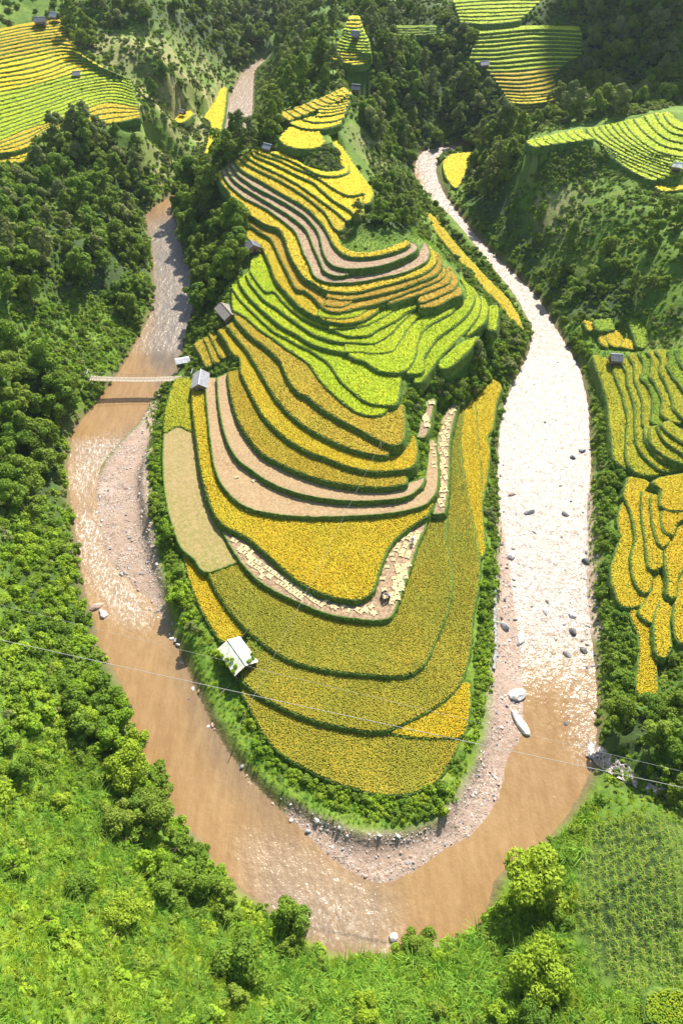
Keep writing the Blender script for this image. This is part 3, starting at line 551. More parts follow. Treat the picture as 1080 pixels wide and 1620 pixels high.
RIV_IN = [(450,92),(420,101),(404,112),(401,150),(398,185),(385,215),(370,250),(330,290),(272,325),(283,360),(290,400),(302,430),(305,490),(292,540),(281,590),(262,603),(240,632),(224,664),(192,698),(163,735),(153,780),(160,830),(172,880),(205,920),(240,950),(262,985),(285,1030),(310,1085),(340,1150),(375,1205),(410,1245),(450,1285),(490,1325),(520,1352),(560,1382),(600,1397),(640,1385),(700,1345),(750,1315),(785,1265),(802,1200),(824,1160),(826,1120),(824,1060),(815,980),(805,900),(795,840),(787,780),(788,700),(797,640),(820,590),(835,555),(838,520),(815,470),(775,420),(740,375),(705,335),(665,300),(655,265),(668,240),(690,234),(735,226)]
rp = np.vstack([smooth(RIV_OUT, 3), smooth(RIV_IN, 3)[::-1]])
RIVER = unproj(rp[:, 0], rp[:, 1], 0.0)[:, :2]
def axis(segs):
    out = []
    for a, c, s in segs: out += list(np.arange(a, c, s))
    return np.array(out + [segs[-1][1]])
GY = axis([(-40, 8, 4), (8, 120, .55), (120, 200, .8), (200, 330, 1.3), (330, 480, 3), (480, 1000, 20)])
gx = axis([(0, 62, .6), (62, 130, 1.1), (130, 220, 3), (220, 700, 20)]); GX = np.r_[-gx[:0:-1], gx]
XX, YY = np.meshgrid(GX, GY); X, Y = XX.ravel(), YY.ravel()
Z = np.clip(rbf_eval(X, Y), -50, 110)
inr = inside(RIVER, X, Y)
near = (X > RIVER[:, 0].min() - 30) & (X < RIVER[:, 0].max() + 30) & (Y > RIVER[:, 1].min() - 30) & (Y < RIVER[:, 1].max() + 30)
dr = np.full(X.shape, 200.0); dr[near] = dist_seg(RIVER, X[near], Y[near])
def vnoise(x, y, s, seed=0):
    """cheap value noise"""
    r = np.random.default_rng(seed); T = r.random((64, 64)); u, v = x / s, y / s
    iu, iv = np.floor(u).astype(int), np.floor(v).astype(int); fu, fv = u - iu, v - iv
    fu, fv = fu * fu * (3 - 2 * fu), fv * fv * (3 - 2 * fv)
    g = lambda a, c: T[a % 64, c % 64]
    return (g(iu, iv) * (1 - fu) + g(iu + 1, iv) * fu) * (1 - fv) + (g(iu, iv + 1) * (1 - fu) + g(iu + 1, iv + 1) * fu) * fv
Z = Z + (vnoise(X, Y, 9, 1) - .5) * 1.0 + (vnoise(X, Y, 3, 2) - .5) * 0.5 + (vnoise(X, Y, 30, 3) - .5) * np.clip((Y - 200) / 60, 0, 1) * 4
GRAVEL = [[(275,600),(262,640),(248,690),(240,740),(236,800),(250,880),(262,950),(272,1000),(260,990),(230,965),(195,935),(155,885),(135,800),(140,735),(180,690),(205,665),(222,640),(240,600),(275,596)],
          [(450,1265),(500,1290),(560,1315),(640,1318),(690,1300),(725,1255),(755,1205),(770,1150),(775,1090),(780,1020),(783,950),(785,880),(784,800),(786,740),(795,660),(812,600),(840,640),(840,900),(850,1100),(840,1180),(815,1260),(760,1340),(700,1375),(600,1425),(540,1400),(490,1350),(440,1300)],
          [(925,720),(945,740),(945,860),(958,1000),(950,1010),(915,980),(915,760)],[(640,1500),(730,1470),(770,1440),(780,1460),(700,1500),(620,1520)]]
px, py, D = proj(np.c_[X, Y, np.maximum(Z, 0.3)])
grav = np.zeros(X.shape, bool)
for g in GRAVEL: grav |= inside(g, px, py)
slope = np.where(grav, 0.10, 0.85)
for _ in range(10):
    g_ = slope.reshape(XX.shape)
    for ax in (0, 1): g_ = (g_ + np.roll(g_, 1, ax) + np.roll(g_, -1, ax)) / 3
    slope = g_.ravel()
shore = slope * dr * (1 + 0.5 * (vnoise(X, Y, 2.2, 5) - .5) * (dr < 5)) + np.maximum(dr - 8, 0) * 0.5 + np.where(grav, 0.0, 0.15 * np.minimum(dr, 1))
def smin(a, c, k): 
    h = np.clip(0.5 + 0.5 * (c - a) / k, 0, 1); return c * (1 - h) + a * h - k * h * (1 - h)
Zl = np.where(dr < 60, np.maximum(smin(np.maximum(Z, 0.5), shore, 0.4), np.minimum(shore, .3)), np.maximum(Z, 0.5))
Zl = np.where((dr < 3) & (vnoise(X, Y, 1.3, 9) > .62) & ~inr, Zl + 0.12, Zl)
Z = np.where(inr, -np.minimum(0.2 * dr, 0.9), np.maximum(Zl, np.minimum(0.5 * dr, 0.1)))
# the soil under the plots lies below their surface
PID = np.full(X.shape, -1)
for i in sorted(range(len(PL)), key=lambda k: PL[k][2]):
    W = PL[i][3]; bb = (X > W[:, 0].min()) & (X < W[:, 0].max()) & (Y > W[:, 1].min()) & (Y < W[:, 1].max())
    k = np.where(bb)[0]; k = k[inside(W, X[k], Y[k])]
    PID[k] = i; Z[k] = PL[i][2] - 0.9
ZZ = Z.reshape(XX.shape)
def ground_z(x, y):
    x = np.asarray(x, float); y = np.asarray(y, float)
    i = np.clip(np.searchsorted(GX, x) - 1, 0, len(GX) - 2); j = np.clip(np.searchsorted(GY, y) - 1, 0, len(GY) - 2)
    u = np.clip((x - GX[i]) / (GX[i + 1] - GX[i]), 0, 1); v = np.clip((y - GY[j]) / (GY[j + 1] - GY[j]), 0, 1)
    return (ZZ[j, i] * (1 - u) + ZZ[j, i + 1] * u) * (1 - v) + (ZZ[j + 1, i] * (1 - u) + ZZ[j + 1, i + 1] * u) * v
def gz(x, y): return float(ground_z(np.array([x]), np.array([y]))[0])
PIDG = PID.reshape(XX.shape)
def plot_id(x, y):
    i = np.clip(np.searchsorted(GX, x), 1, len(GX) - 1); i = i - ((x - GX[i - 1]) < (GX[i] - x)); j = np.clip(np.searchsorted(GY, y), 1, len(GY) - 1); j = j - ((y - GY[j - 1]) < (GY[j] - y))
    return PIDG[j, i]
def on_ground(pxs, pys):
    """first hit of pixel rays on the terrain"""
    pxs = np.atleast_1d(np.asarray(pxs, float)); pys = np.atleast_1d(np.asarray(pys, float))
    d = FWD[None] + np.stack([(pxs - 540) / FPX, 0 * pxs, 0 * pxs], -1) + UPV[None] * ((810 - pys) / FPX)[:, None]
    t = np.full(pxs.shape, 40.0); done = np.zeros(pxs.shape, bool)
    for _ in range(900):
        p = CAM + d * t[:, None]; done |= p[:, 2] < ground_z(p[:, 0], p[:, 1])
        if done.all(): break
        t = np.where(done, t, t + 0.6)
    p = CAM + d * t[:, None]; p[:, 2] = ground_z(p[:, 0], p[:, 1]); return p
def seen(P, lift=2.0):
    """is a point on the terrain (lifted) in sight of the camera"""
    Q = P + np.array([0, 0, lift]); ok = np.ones(len(P), bool)
    for t in np.linspace(0.25, 0.985, 60):
        q = CAM + (Q - CAM) * t; ok &= q[:, 2] > ground_z(q[:, 0], q[:, 1]) - 0.3
    return ok

nx, ny = len(GX), len(GY)
idx = np.arange(nx * ny).reshape(ny, nx)
Fq = np.stack([idx[:-1, :-1], idx[:-1, 1:], idx[1:, 1:], idx[1:, :-1]], -1).reshape(-1, 4)
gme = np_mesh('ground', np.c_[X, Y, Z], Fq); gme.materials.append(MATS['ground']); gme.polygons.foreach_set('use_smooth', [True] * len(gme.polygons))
ground = bpy.data.objects.new('ground', gme); COL.objects.link(ground); tag(ground, 'green hillsides and valley floor around the river bend', 'ground', kind='structure')
px, py, D = proj(np.c_[X, Y, Z])
def zone_mask(polys, px=px, py=py):
    r = np.zeros(px.shape, bool)
    for p in polys: r |= inside(p, px, py)
    return r
DRY = [[(105,60),(220,45),(330,85),(372,135),(340,250),(250,240),(225,190),(130,95)],[(395,45),(340,60),(300,40),(230,20),(330,100)],[(830,250),(930,250),(905,390),(850,380),(820,320)],[(600,215),(640,300),(665,330),(640,330),(590,260),(540,205)],[(1020,540),(1080,490),(1080,545)],[(230,210),(300,230),(240,330)]]
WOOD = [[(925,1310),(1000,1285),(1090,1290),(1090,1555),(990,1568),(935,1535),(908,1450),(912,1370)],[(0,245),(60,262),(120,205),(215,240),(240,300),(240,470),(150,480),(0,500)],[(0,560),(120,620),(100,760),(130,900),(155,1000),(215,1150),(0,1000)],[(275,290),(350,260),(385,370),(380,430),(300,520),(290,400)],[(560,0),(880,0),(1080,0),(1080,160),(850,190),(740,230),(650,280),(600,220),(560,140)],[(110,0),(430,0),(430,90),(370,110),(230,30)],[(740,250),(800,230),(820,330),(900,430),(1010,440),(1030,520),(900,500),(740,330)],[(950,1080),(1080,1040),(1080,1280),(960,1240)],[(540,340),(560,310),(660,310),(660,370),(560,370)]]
def set_attr(me, name, v):
    a = me.attributes.new(name, 'FLOAT', 'POINT'); a.data.foreach_set('value', np.asarray(v, np.float32))
def soft(v, n=5):
    g = v.reshape(XX.shape).astype(float)
    for _ in range(n):
        for ax in (0, 1): g = (g + np.roll(g, 1, ax) + np.roll(g, -1, ax)) / 3
    return g.ravel()
edge = np.clip(1 - dr / 1.2, 0, 1) * (~inr)
set_attr(gme, 'gravel', soft((grav & (dr < 11)) * 1.0, 1))
set_attr(gme, 'mud', np.clip(1 - np.where(inr, 0, dr) / 1.3, 0, 1) * 0.85 * (1 - soft(grav * 1.0, 1)))
mot = np.clip((vnoise(X, Y, 7, 21) + vnoise(X, Y, 3, 22) - 0.55) * 2, 0, 1)
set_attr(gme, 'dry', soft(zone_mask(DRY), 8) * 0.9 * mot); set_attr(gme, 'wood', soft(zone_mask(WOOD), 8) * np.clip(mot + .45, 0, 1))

# river
wx = axis([(-90, -12, .9), (-12, 100, .9)]); wy = axis([(8, 200, .9), (200, 420, 2)])
WX, WY = np.meshgrid(wx, wy); x, y = WX.ravel(), WY.ravel()
ok = inside(RIVER, x, y); dw = np.full(x.shape, 99.); dw = dist_seg(RIVER, x, y)
useful = (ok | (dw < 3)).reshape(WX.shape)
idw = np.arange(x.size).reshape(WX.shape)
cell = useful[:-1, :-1] & useful[:-1, 1:] & useful[1:, 1:] & useful[1:, :-1]
Fw = np.stack([idw[:-1, :-1], idw[:-1, 1:], idw[1:, 1:], idw[1:, :-1]], -1)[cell]
used, inv = np.unique(Fw, return_inverse=True)
wx_, wy_, dw_ = x[used], y[used], dw[used]
wz = np.zeros(used.size)
ppx, ppy, _ = proj(np.c_[wx_, wy_, wz])
RAPID = [[(640,225),(720,225),(770,350),(950,560),(965,1160),(930,1160),(850,1100),(780,1090),(770,560)]]
rap = zone_mask(RAPID, ppx, ppy) * np.clip((1095 - ppy + 60 * (vnoise(wx_, wy_, 2.2, 51) - .5) + 50 * (vnoise(wx_, wy_, 6, 52) - .5)) / 110, 0, 1)
rap = np.maximum(rap, zone_mask([[(225,345),(310,345),(310,560),(200,560)]], ppx, ppy) * 0.6)
rap = np.maximum(rap, zone_mask([[(340,95),(450,80),(410,260),(330,260)]], ppx, ppy) * 0.8)
rap = np.maximum(rap, zone_mask([[(360,1300),(500,1330),(600,1400),(650,1440),(610,1520),(440,1490),(380,1420)]], ppx, ppy) * 0.6)
rap = np.maximum(rap, zone_mask([[(100,690),(200,690),(150,780),(180,880),(260,980),(200,1000),(130,900)]], ppx, ppy) * 0.7)
rap = np.maximum(rap, zone_mask([[(905,1080),(950,1060),(950,1200),(905,1170)]], ppx, ppy) * 0.7)
foam = zone_mask([[(110,735),(140,740),(135,785),(115,780)],[(115,820),(165,820),(170,870),(120,850)],[(170,945),(205,945),(215,975),(185,960),(165,958)],[(925,1160),(960,1190),(930,1215),(905,1190)],[(600,1470),(630,1480),(620,1510),(590,1510)]], ppx, ppy) * 1.0
foam = np.maximum(foam, zone_mask([[(135,690),(215,690),(160,740),(135,735)],[(115,830),(160,830),(200,920),(260,990),(230,1000),(130,930)],[(780,560),(940,560),(945,1060),(860,1080),(790,1060)]], ppx, ppy) * 0.55)
foam = np.maximum(foam, zone_mask([[(440,1400),(580,1420),(560,1500),(500,1490)]], ppx, ppy) * 0.25)
shoal_sheen = np.clip(1 - dw_ / 4.0, 0, 1) * zone_mask([[(230,330),(310,330),(300,620),(250,620)],[(250,960),(420,1240),(520,1400),(640,1400),(600,1520),(430,1470),(400,1330),(330,1200)],[(190,690),(260,640),(160,740)]], ppx, ppy)
shoal_sheen = np.maximum(shoal_sheen, zone_mask([[(236,352),(290,345),(310,430),(306,520),(262,592),(228,575),(244,500),(244,430)]], ppx, ppy) * 1.0)  # stony shallows plus grey sky reflection, painted into the upper left reach
def blur(v):   # soften the masks across neighbouring water
    g = np.zeros(x.size); g[used] = v; n = np.zeros(x.size); n[used] = 1; g = g.reshape(WX.shape); n = n.reshape(WX.shape)
    for _ in range(5):
        for ax in (0, 1):
            g = g + np.roll(g, 1, ax) + np.roll(g, -1, ax); n = n + np.roll(n, 1, ax) + np.roll(n, -1, ax)
    return (g / np.maximum(n, 1e-9)).ravel()[used]
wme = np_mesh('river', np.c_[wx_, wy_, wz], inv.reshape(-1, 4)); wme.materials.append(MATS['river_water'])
set_attr(wme, 'rapid', blur(rap)); set_attr(wme, 'foam', blur(foam)); set_attr(wme, 'shoal_sheen', blur(shoal_sheen))
river = bpy.data.objects.new('river', wme); COL.objects.link(river); tag(river, 'muddy brown river looping around the terraced hill', 'river', kind='structure')

# ---------------------------------------------------------------- plots as objects: banked earth with its crop
HGT = {'stubble': .10, 'palestubble': .10, 'soil': .10}
def build_plot(lab, crop, z, W, g, pp):
    n = len(W); T = np.roll(W, -1, 0) - np.roll(W, 1, 0); T /= np.hypot(*T.T)[:, None] + 1e-9
    Nn = np.stack([T[:, 1], -T[:, 0]], -1)
    dist = math.hypot(*W.mean(0)); far = dist > 185
    jr = lambda s: rng.normal(0, s, n)
    rows = []; tall = crop not in ('stubble', 'palestubble', 'soil')
    prof = [(-0.28, 0.02, .0), (-0.08, .16, .05), (0.08, .12, .06), (0.24, -0.40, .08), (0.42, -1.0, .1), (0.70, -2.2, .1)]
    if tall: prof = [(-0.35, 0.02, .0), (-0.02, .10, .03), (0.12, .04, .05), (0.26, -0.40, .07), (0.45, -1.0, .08), (0.75, -2.2, .08)]
    if far: prof = [(-0.3, 0.02, .0), (0.0, .14, .05), (0.30, -0.5, .08), (0.6, -1.9, .08)]
    for off, dz, j in prof:
        rows.append(np.c_[W + Nn * (off + jr(j))[:, None], z + dz + jr(j * .8)])
    V = np.vstack(rows); F = []
    for r in range(len(rows) - 1):
        a = np.arange(n); c = np.roll(a, -1)
        F.append(np.stack([r * n + a, r * n + c, (r + 1) * n + c, (r + 1) * n + a], -1))
    F = np.vstack(F)[:, ::-1]
    me = np_mesh('rice_terrace', V, F); me.materials.append(MATS['bank'])
    o = bpy.data.objects.new('rice_terrace', me); COL.objects.link(o); tag(o, lab, 'rice terrace', g)
    # crop: rice stands as tufts over a strawy floor, stubble lies as a rough bed
    tall = crop not in ('stubble', 'palestubble', 'soil')
    sp = 0.21 if dist < 80 else 0.24 if dist < 115 else 0.32 if dist < 160 else 0.45 if dist < 200 else 0.6
    h = (0.42 if dist < 185 else 0.34) if tall else 0.1
    x0, y0 = W.min(0); x1, y1 = W.max(0); s_ = sp if tall else max(sp, .35)
    gx_, gy_ = np.meshgrid(np.arange(x0, x1, s_), np.arange(y0, y1, s_)); x = gx_.ravel() + rng.uniform(-.4, .4, gx_.size) * s_; y = gy_.ravel() + rng.uniform(-.4, .4, gx_.size) * s_
    k = inside(W, x, y); x, y = x[k], y[k]
    if len(x):
        k = dist_seg(W, x, y) > (0.12 if tall else .34); x, y = x[k], y[k]
    fx, fy = (x[:0], y[:0]) if tall else (x, y)
    coords = [Vector((a, c)) for a, c in W] + [Vector((a, c)) for a, c in zip(fx, fy)]
    vo, eo, fo = mgeo.delaunay_2d_cdt(coords, [(i, (i + 1) % n) for i in range(n)], [], 1, 1e-4)[:3]
    vo = np.array([(v.x, v.y) for v in vo]); fo = np.array([f for f in fo if len(f) == 3])
    dd = dist_seg(W, vo[:, 0], vo[:, 1])
    zz = z + np.where(dd > .2, .06 + rng.uniform(0, .09, len(vo)), .05)
    V = np.c_[vo, zz]; F = fo; nf = len(F)
    if tall and len(x):
        m_ = len(x); ang = rng.uniform(0, 6.28, m_); hh = h * ((rng.uniform(.72, 1.15, m_) if dist < 100 else rng.uniform(.88, 1.08, m_)) + (vnoise(x, y, 4.0, 11) - .5) * .35); rr_ = sp * rng.uniform(.55, .85, m_)
        ring = [np.c_[x + np.cos(ang + q * 1.2566) * rr_, y + np.sin(ang + q * 1.2566) * rr_, z + hh * rng.uniform(.30, .55, m_)] for q in range(5)]
        apex = np.c_[x + rng.normal(0, .25, m_) * sp, y + rng.normal(0, .25, m_) * sp, z + hh]
        T = np.stack(ring + [apex], 1).reshape(-1, 3); b0 = len(V) + np.arange(m_) * 6
        F = np.vstack([F] + [np.stack([b0 + q, b0 + (q + 1) % 5, b0 + 5], -1) for q in range(5)]); V = np.vstack([V, T])
    cm = np_mesh('crop', V, F)
    if not tall: cm.polygons.foreach_set('use_smooth', [True] * len(F))
    cm.materials.append(MATS[crop])
    if tall:
        cm.materials.append(MATS['straw_floor' if dist < 100 else crop]); mi = np.zeros(len(F), np.int32); mi[:nf] = 1; cm.polygons.foreach_set('material_index', mi)
    c = bpy.data.objects.new('rice_crop' if tall else 'stubble_bed', cm); COL.objects.link(c); c.parent = o
    return o
if not globals().get('SKIP_PLOTS'):
    for q in PL: build_plot(*q)

# ---------------------------------------------------------------- plants: one mesh of each kind, then placed
def leaf_cloud(lobes, n, size, up=0.25, jitter=0.45, shell=0.62, aspect=1.6):
    """n small leaf faces spread through the shells of the lobes"""
    lobes = np.array(lobes, float); w = lobes[:, 3] ** 2; pick = rng.choice(len(lobes), n, p=w / w.sum())
    d = rng.normal(0, 1, (n, 3)); d /= np.linalg.norm(d, axis=1)[:, None]; d[:, 2] = np.where((d[:, 2] < -0.25), -d[:, 2], d[:, 2])
    rad = lobes[pick, 3] * (shell + (1.08 - shell) * rng.random(n) ** .6)
    C = lobes[pick, :3] + d * rad[:, None] * np.array([1, 1, .9])
    nrm = d + rng.normal(0, jitter, (n, 3)) + np.array([0, 0, up]); nrm /= np.linalg.norm(nrm, axis=1)[:, None]
    a = np.cross(nrm, rng.normal(0, 1, (n, 3))); a /= np.linalg.norm(a, axis=1)[:, None]; c = np.cross(nrm, a)
    s = size * rng.uniform(.6, 1.3, n)[:, None]
    p0 = C - a * s * .5 * aspect; p1 = C + c * s * .5; p2 = C + a * s * .5 * aspect - nrm * s * .25; p3 = C - c * s * .5
    V = np.stack([p0, p1, p2, p3], 1).reshape(-1, 3); F = np.arange(4 * n).reshape(n, 4); return V, F
def lobed(kind):
    r = lambda a, c: rng.uniform(a, c)
    L_ = []
    if kind == 'round':
        for k in range(15): a = r(0, 6.28); q = r(.15, .75); L_.append((math.cos(a) * q, math.sin(a) * q, r(.6, 1.45) - q * .2, r(.16, .42)))
        L_ += [(r(-.25, .25), r(-.25, .25), r(1.3, 1.6), r(.25, .42))]
    elif kind == 'tall':
        for k in range(16): a = r(0, 6.28); z = r(.5, 2.3); q = r(.1, .6) * (1.25 - abs(z - 1.3) * .6); L_.append((math.cos(a) * q, math.sin(a) * q, z, r(.15, .40)))
        L_ += [(r(-.1, .1), 0, 2.5, .2)]
    elif kind == 'spread':
        for k in range(17): a = r(0, 6.28); q = r(.15, .95); L_.append((math.cos(a) * q, math.sin(a) * q, r(.6, 1.15) - q * .2, r(.14, .36)))
    elif kind == 'bush':
        for k in range(13): a = r(0, 6.28); q = r(.1, .8); L_.append((math.cos(a) * q, math.sin(a) * q, r(.1, .65) * (1.1 - q * .6), r(.16, .42)))
    return L_
PROTO = {}
def quads_obj(name, V, F, mats_):
    me = np_mesh(name, V, F)
    for mm in mats_: me.materials.append(MATS[mm])
    return bpy.data.objects.new(name, me)
def trunk_mb(h, r):
    t = MB(); t.tube([(0, 0, -0.25), (rng.normal(0, .02), rng.normal(0, .02), h * .5), (rng.normal(0, .05), rng.normal(0, .05), h)], r, 7, r * .45)
    for k in range(5):
        a = rng.uniform(0, 6.28); z = h * rng.uniform(.45, .95); q = rng.uniform(.3, .55)
        t.tube([(0, 0, z), (math.cos(a) * q * .5, math.sin(a) * q * .5, z + q * .35), (math.cos(a) * q, math.sin(a) * q, z + q * .55)], r * .4, 5, r * .12)
    return t
CROWN = {}; TRUNK = []; SHRUB = {}
for k in range(3): TRUNK.append(trunk_mb(1.0, .06).build('trunk', 'bark')); COL.objects.unlink(TRUNK[-1])
def both(crown, trunk):
    """crown and trunk in one mesh, for the far woods"""
    me = bpy.data.meshes.new('woodland_tree'); bmx = bmesh.new(); bmx.from_mesh(crown.data); nf = len(bmx.faces); bmx.from_mesh(trunk.data)
    for i, f in enumerate(bmx.faces): f.material_index = 0 if i < nf else 1
    bmx.to_mesh(me); bmx.free(); me.materials.append(crown.data.materials[0]); me.materials.append(MATS['bark'])
    return bpy.data.objects.new('woodland_tree', me)
for mat, kinds, n, s in (('leaf_dark', ('round', 'round', 'tall', 'spread', 'round'), 1700, .115), ('leaf_mid', ('round', 'tall', 'spread', 'round'), 1700, .115), ('leaf_grey', ('round', 'tall'), 1500, .115), ('leaf_bright', ('round', 'spread', 'round'), 1700, .11)):
    for q in kinds: CROWN.setdefault(mat, []).append(quads_obj('crown', *leaf_cloud(lobed(q), n, s), [mat]))
for mat in ('leaf_dark', 'leaf_mid', 'leaf_bright', 'leaf_grey'):
    for q in range(3): SHRUB.setdefault(mat, []).append(quads_obj('shrub', *leaf_cloud(lobed('bush'), 900, .13), [mat]))
def blades(n, length, width, spread, mat, name):
    V = []; F = []
    for k in range(n):
        a = rng.uniform(0, 6.28); l = length * rng.uniform(.6, 1.15); lean = spread * rng.uniform(.25, 1.1); b0 = np.array([rng.normal(0, .14), rng.normal(0, .14), 0])
        d = np.array([math.cos(a), math.sin(a), 0]); sd = np.array([-d[1], d[0], 0]) * width
        for i in range(4):
            t = i / 3; p = b0 + d * (lean * t ** 1.6) * l + np.array([0, 0, l * (t - .45 * lean * t * t)]); w = (1 - t * .8)
            V += [p - sd * w, p + sd * w]
        m0 = len(V) - 8
        F += [(m0 + 2 * i, m0 + 2 * i + 1, m0 + 2 * i + 3, m0 + 2 * i + 2) for i in range(3)]
    return quads_obj(name, np.array(V), np.array(F), [mat])
GRASS = {m_: [blades(44, 1.0, .035, .85, m_, 'grass_tuft') for _ in range(3)] for m_ in ('blade', 'blade_lime')}
def corn_proto():
    V = []; F = []; mi = []
    for k in range(9):
        a = k * 2.4; d = np.array([math.cos(a), math.sin(a), 0]); sd = np.array([-d[1], d[0], 0]) * .06; z0 = .3 + k * .15
        for i in range(4):
            t = i / 3; p = np.array([0, 0, z0]) + d * t * .75 + np.array([0, 0, .35 * t - .6 * t * t]); w = 1 - t * .75; V += [p - sd * w, p + sd * w]
        m0 = len(V) - 8; F += [(m0 + 2 * i, m0 + 2 * i + 1, m0 + 2 * i + 3, m0 + 2 * i + 2) for i in range(3)]; mi += [0] * 3
    for k in range(6):
        a = k * 1.05; d = np.array([math.cos(a), math.sin(a), 0]) * .16; sd = np.array([-d[1], d[0], 0]) * .10; m0 = len(V)
        V += [np.array([0, 0, 1.65]) - sd, np.array([0, 0, 1.65]) + sd, np.array([0, 0, 1.95]) + d + sd, np.array([0, 0, 1.95]) + d - sd]; F.append((m0, m0 + 1, m0 + 2, m0 + 3)); mi.append(1)
    o = quads_obj('corn_plant', np.array(V), np.array(F), ['corn_leaf', 'tassel']); o.data.polygons.foreach_set('material_index', mi); return o
CORN = [corn_proto() for _ in range(3)]
def rock_proto(name, mat, seed, flat=.65, sub=2):
    bmx = bmesh.new(); bmesh.ops.create_icosphere(bmx, subdivisions=sub, radius=1); r_ = np.random.default_rng(seed)
    ax = r_.normal(0, 1, (7, 3)); ax /= np.linalg.norm(ax, axis=1)[:, None]; cut = r_.uniform(.55, .9, 7)
    for v in bmx.verts:
        p = np.array(v.co)
        for a_, c_ in zip(ax, cut):
            e = p @ a_ - c_
            if e > 0: p = p - a_ * e * .9
        p = p * (1 + r_.normal(0, .035)); v.co = (p[0], p[1] * .8, p[2] * flat)
    me = bpy.data.meshes.new(name); bmx.to_mesh(me); bmx.free(); me.materials.append(MATS[mat]); return bpy.data.objects.new(name, me)
ROCK = {m_: [rock_proto('boulder', m_, 40 + i + 10 * j) for i in range(3)] for j, m_ in enumerate(('rock_grey', 'rock_pale', 'rock_red', 'rock_dark'))}
PEB = [rock_proto('pebble', m_, 90 + i, .6, 1) for i, m_ in enumerate(('rock_grey', 'rock_pale', 'rock_red', 'rock_pale', 'rock_grey', 'rock_red'))]

def stuff(name, protos, P, rz, sc, pick, label, cat, tilt=0.0):
    """one uncountable mass: its copies are laid out by geometry nodes inside ONE object"""
    if len(P) == 0: return
    c = bpy.data.collections.new(name + '_kinds')
    for i, o in enumerate(protos):
        d = bpy.data.objects.new('%s_kind_%02d' % (name, i), o.data); c.objects.link(d)
    me = bpy.data.meshes.new(name); P = np.asarray(P, np.float32); me.vertices.add(len(P)); me.vertices.foreach_set('co', P.ravel()); me.update()
    a = me.attributes.new('turn', 'FLOAT_VECTOR', 'POINT')
    a.data.foreach_set('vector', np.c_[rng.normal(0, tilt, len(P)), rng.normal(0, tilt, len(P)), rz].astype(np.float32).ravel())
    sc = np.asarray(sc, np.float32); sc = np.repeat(sc[:, None], 3, 1) if sc.ndim == 1 else sc
    a = me.attributes.new('size', 'FLOAT_VECTOR', 'POINT'); a.data.foreach_set('vector', sc.ravel())
    a = me.attributes.new('which', 'INT', 'POINT'); a.data.foreach_set('value', np.asarray(pick, np.int32))
    ng = bpy.data.node_groups.new(name, 'GeometryNodeTree'); ng.interface.new_socket('Geometry', in_out='INPUT', socket_type='NodeSocketGeometry'); ng.interface.new_socket('Geometry', in_out='OUTPUT', socket_type='NodeSocketGeometry')
    gi = ng.nodes.new('NodeGroupInput'); go = ng.nodes.new('NodeGroupOutput'); ip = ng.nodes.new('GeometryNodeInstanceOnPoints'); ci = ng.nodes.new('GeometryNodeCollectionInfo')
    ci.inputs['Collection'].default_value = c; ci.inputs['Separate Children'].default_value = True; ci.inputs['Reset Children'].default_value = True
    ip.inputs['Pick Instance'].default_value = True
    def at_(n, t):
        q = ng.nodes.new('GeometryNodeInputNamedAttribute'); q.data_type = t; q.inputs['Name'].default_value = n; return [s for s in q.outputs if s.enabled and s.name == 'Attribute'][0]
    ng.links.new(gi.outputs[0], ip.inputs['Points']); ng.links.new(ci.outputs[0], ip.inputs['Instance']); ng.links.new(at_('which', 'INT'), ip.inputs['Instance Index'])
    ng.links.new(at_('turn', 'FLOAT_VECTOR'), ip.inputs['Rotation']); ng.links.new(at_('size', 'FLOAT_VECTOR'), ip.inputs['Scale']); ng.links.new(ip.outputs[0], go.inputs[0])
    o = bpy.data.objects.new(name, me); COL.objects.link(o); md = o.modifiers.new('scatter', 'NODES'); md.node_group = ng
    tag(o, label, cat, kind='stuff'); return o

def sow(poly, spacing, avoid=0.0, jit=.42, slack=0, river=.3, see=True, lift=2.0):
    """points of the terrain whose picture lies in a traced outline"""
    poly = np.array(poly, float)
    e = on_ground(np.clip(poly[:, 0], -60, 1140), np.clip(poly[:, 1], 1, 1680))
    cen = e.mean(0); x0, y0 = e[:, :2].min(0) - 6; x1, y1 = e[:, :2].max(0) + 6; y1 = min(y1, 520); x0 = max(x0, -300); x1 = min(x1, 300)
    gx_, gy_ = np.meshgrid(np.arange(x0, x1, spacing), np.arange(y0, y1, spacing * .9)); gx_ = gx_ + (np.arange(gx_.shape[0]) % 2)[:, None] * spacing * .5
    x = gx_.ravel() + rng.uniform(-jit, jit, gx_.size) * spacing; y = gy_.ravel() + rng.uniform(-jit, jit, gx_.size) * spacing
    z = ground_z(x, y); P = np.c_[x, y, z]; px, py, D = proj(P)
    k = inside(poly, px, py) & (D > 5) & (z > 0.05); P = P[k]
    if len(P) == 0: return P
    for a in [None] + ([i * math.pi / 4 for i in range(8)] if avoid > 0 else []):
        q = P[:, :2] if a is None else P[:, :2] + avoid * np.array([math.cos(a), math.sin(a)])
        k = plot_id(q[:, 0], q[:, 1]) < 0; P = P[k]
        if len(P) == 0: return P
    if river > 0:
        k = ~inside(RIVER, P[:, 0], P[:, 1]); P = P[k]
        k = dist_seg(RIVER, P[:, 0], P[:, 1]) > river; P = P[k]
    if see and len(P): P = P[seen(P, lift)]
    return P

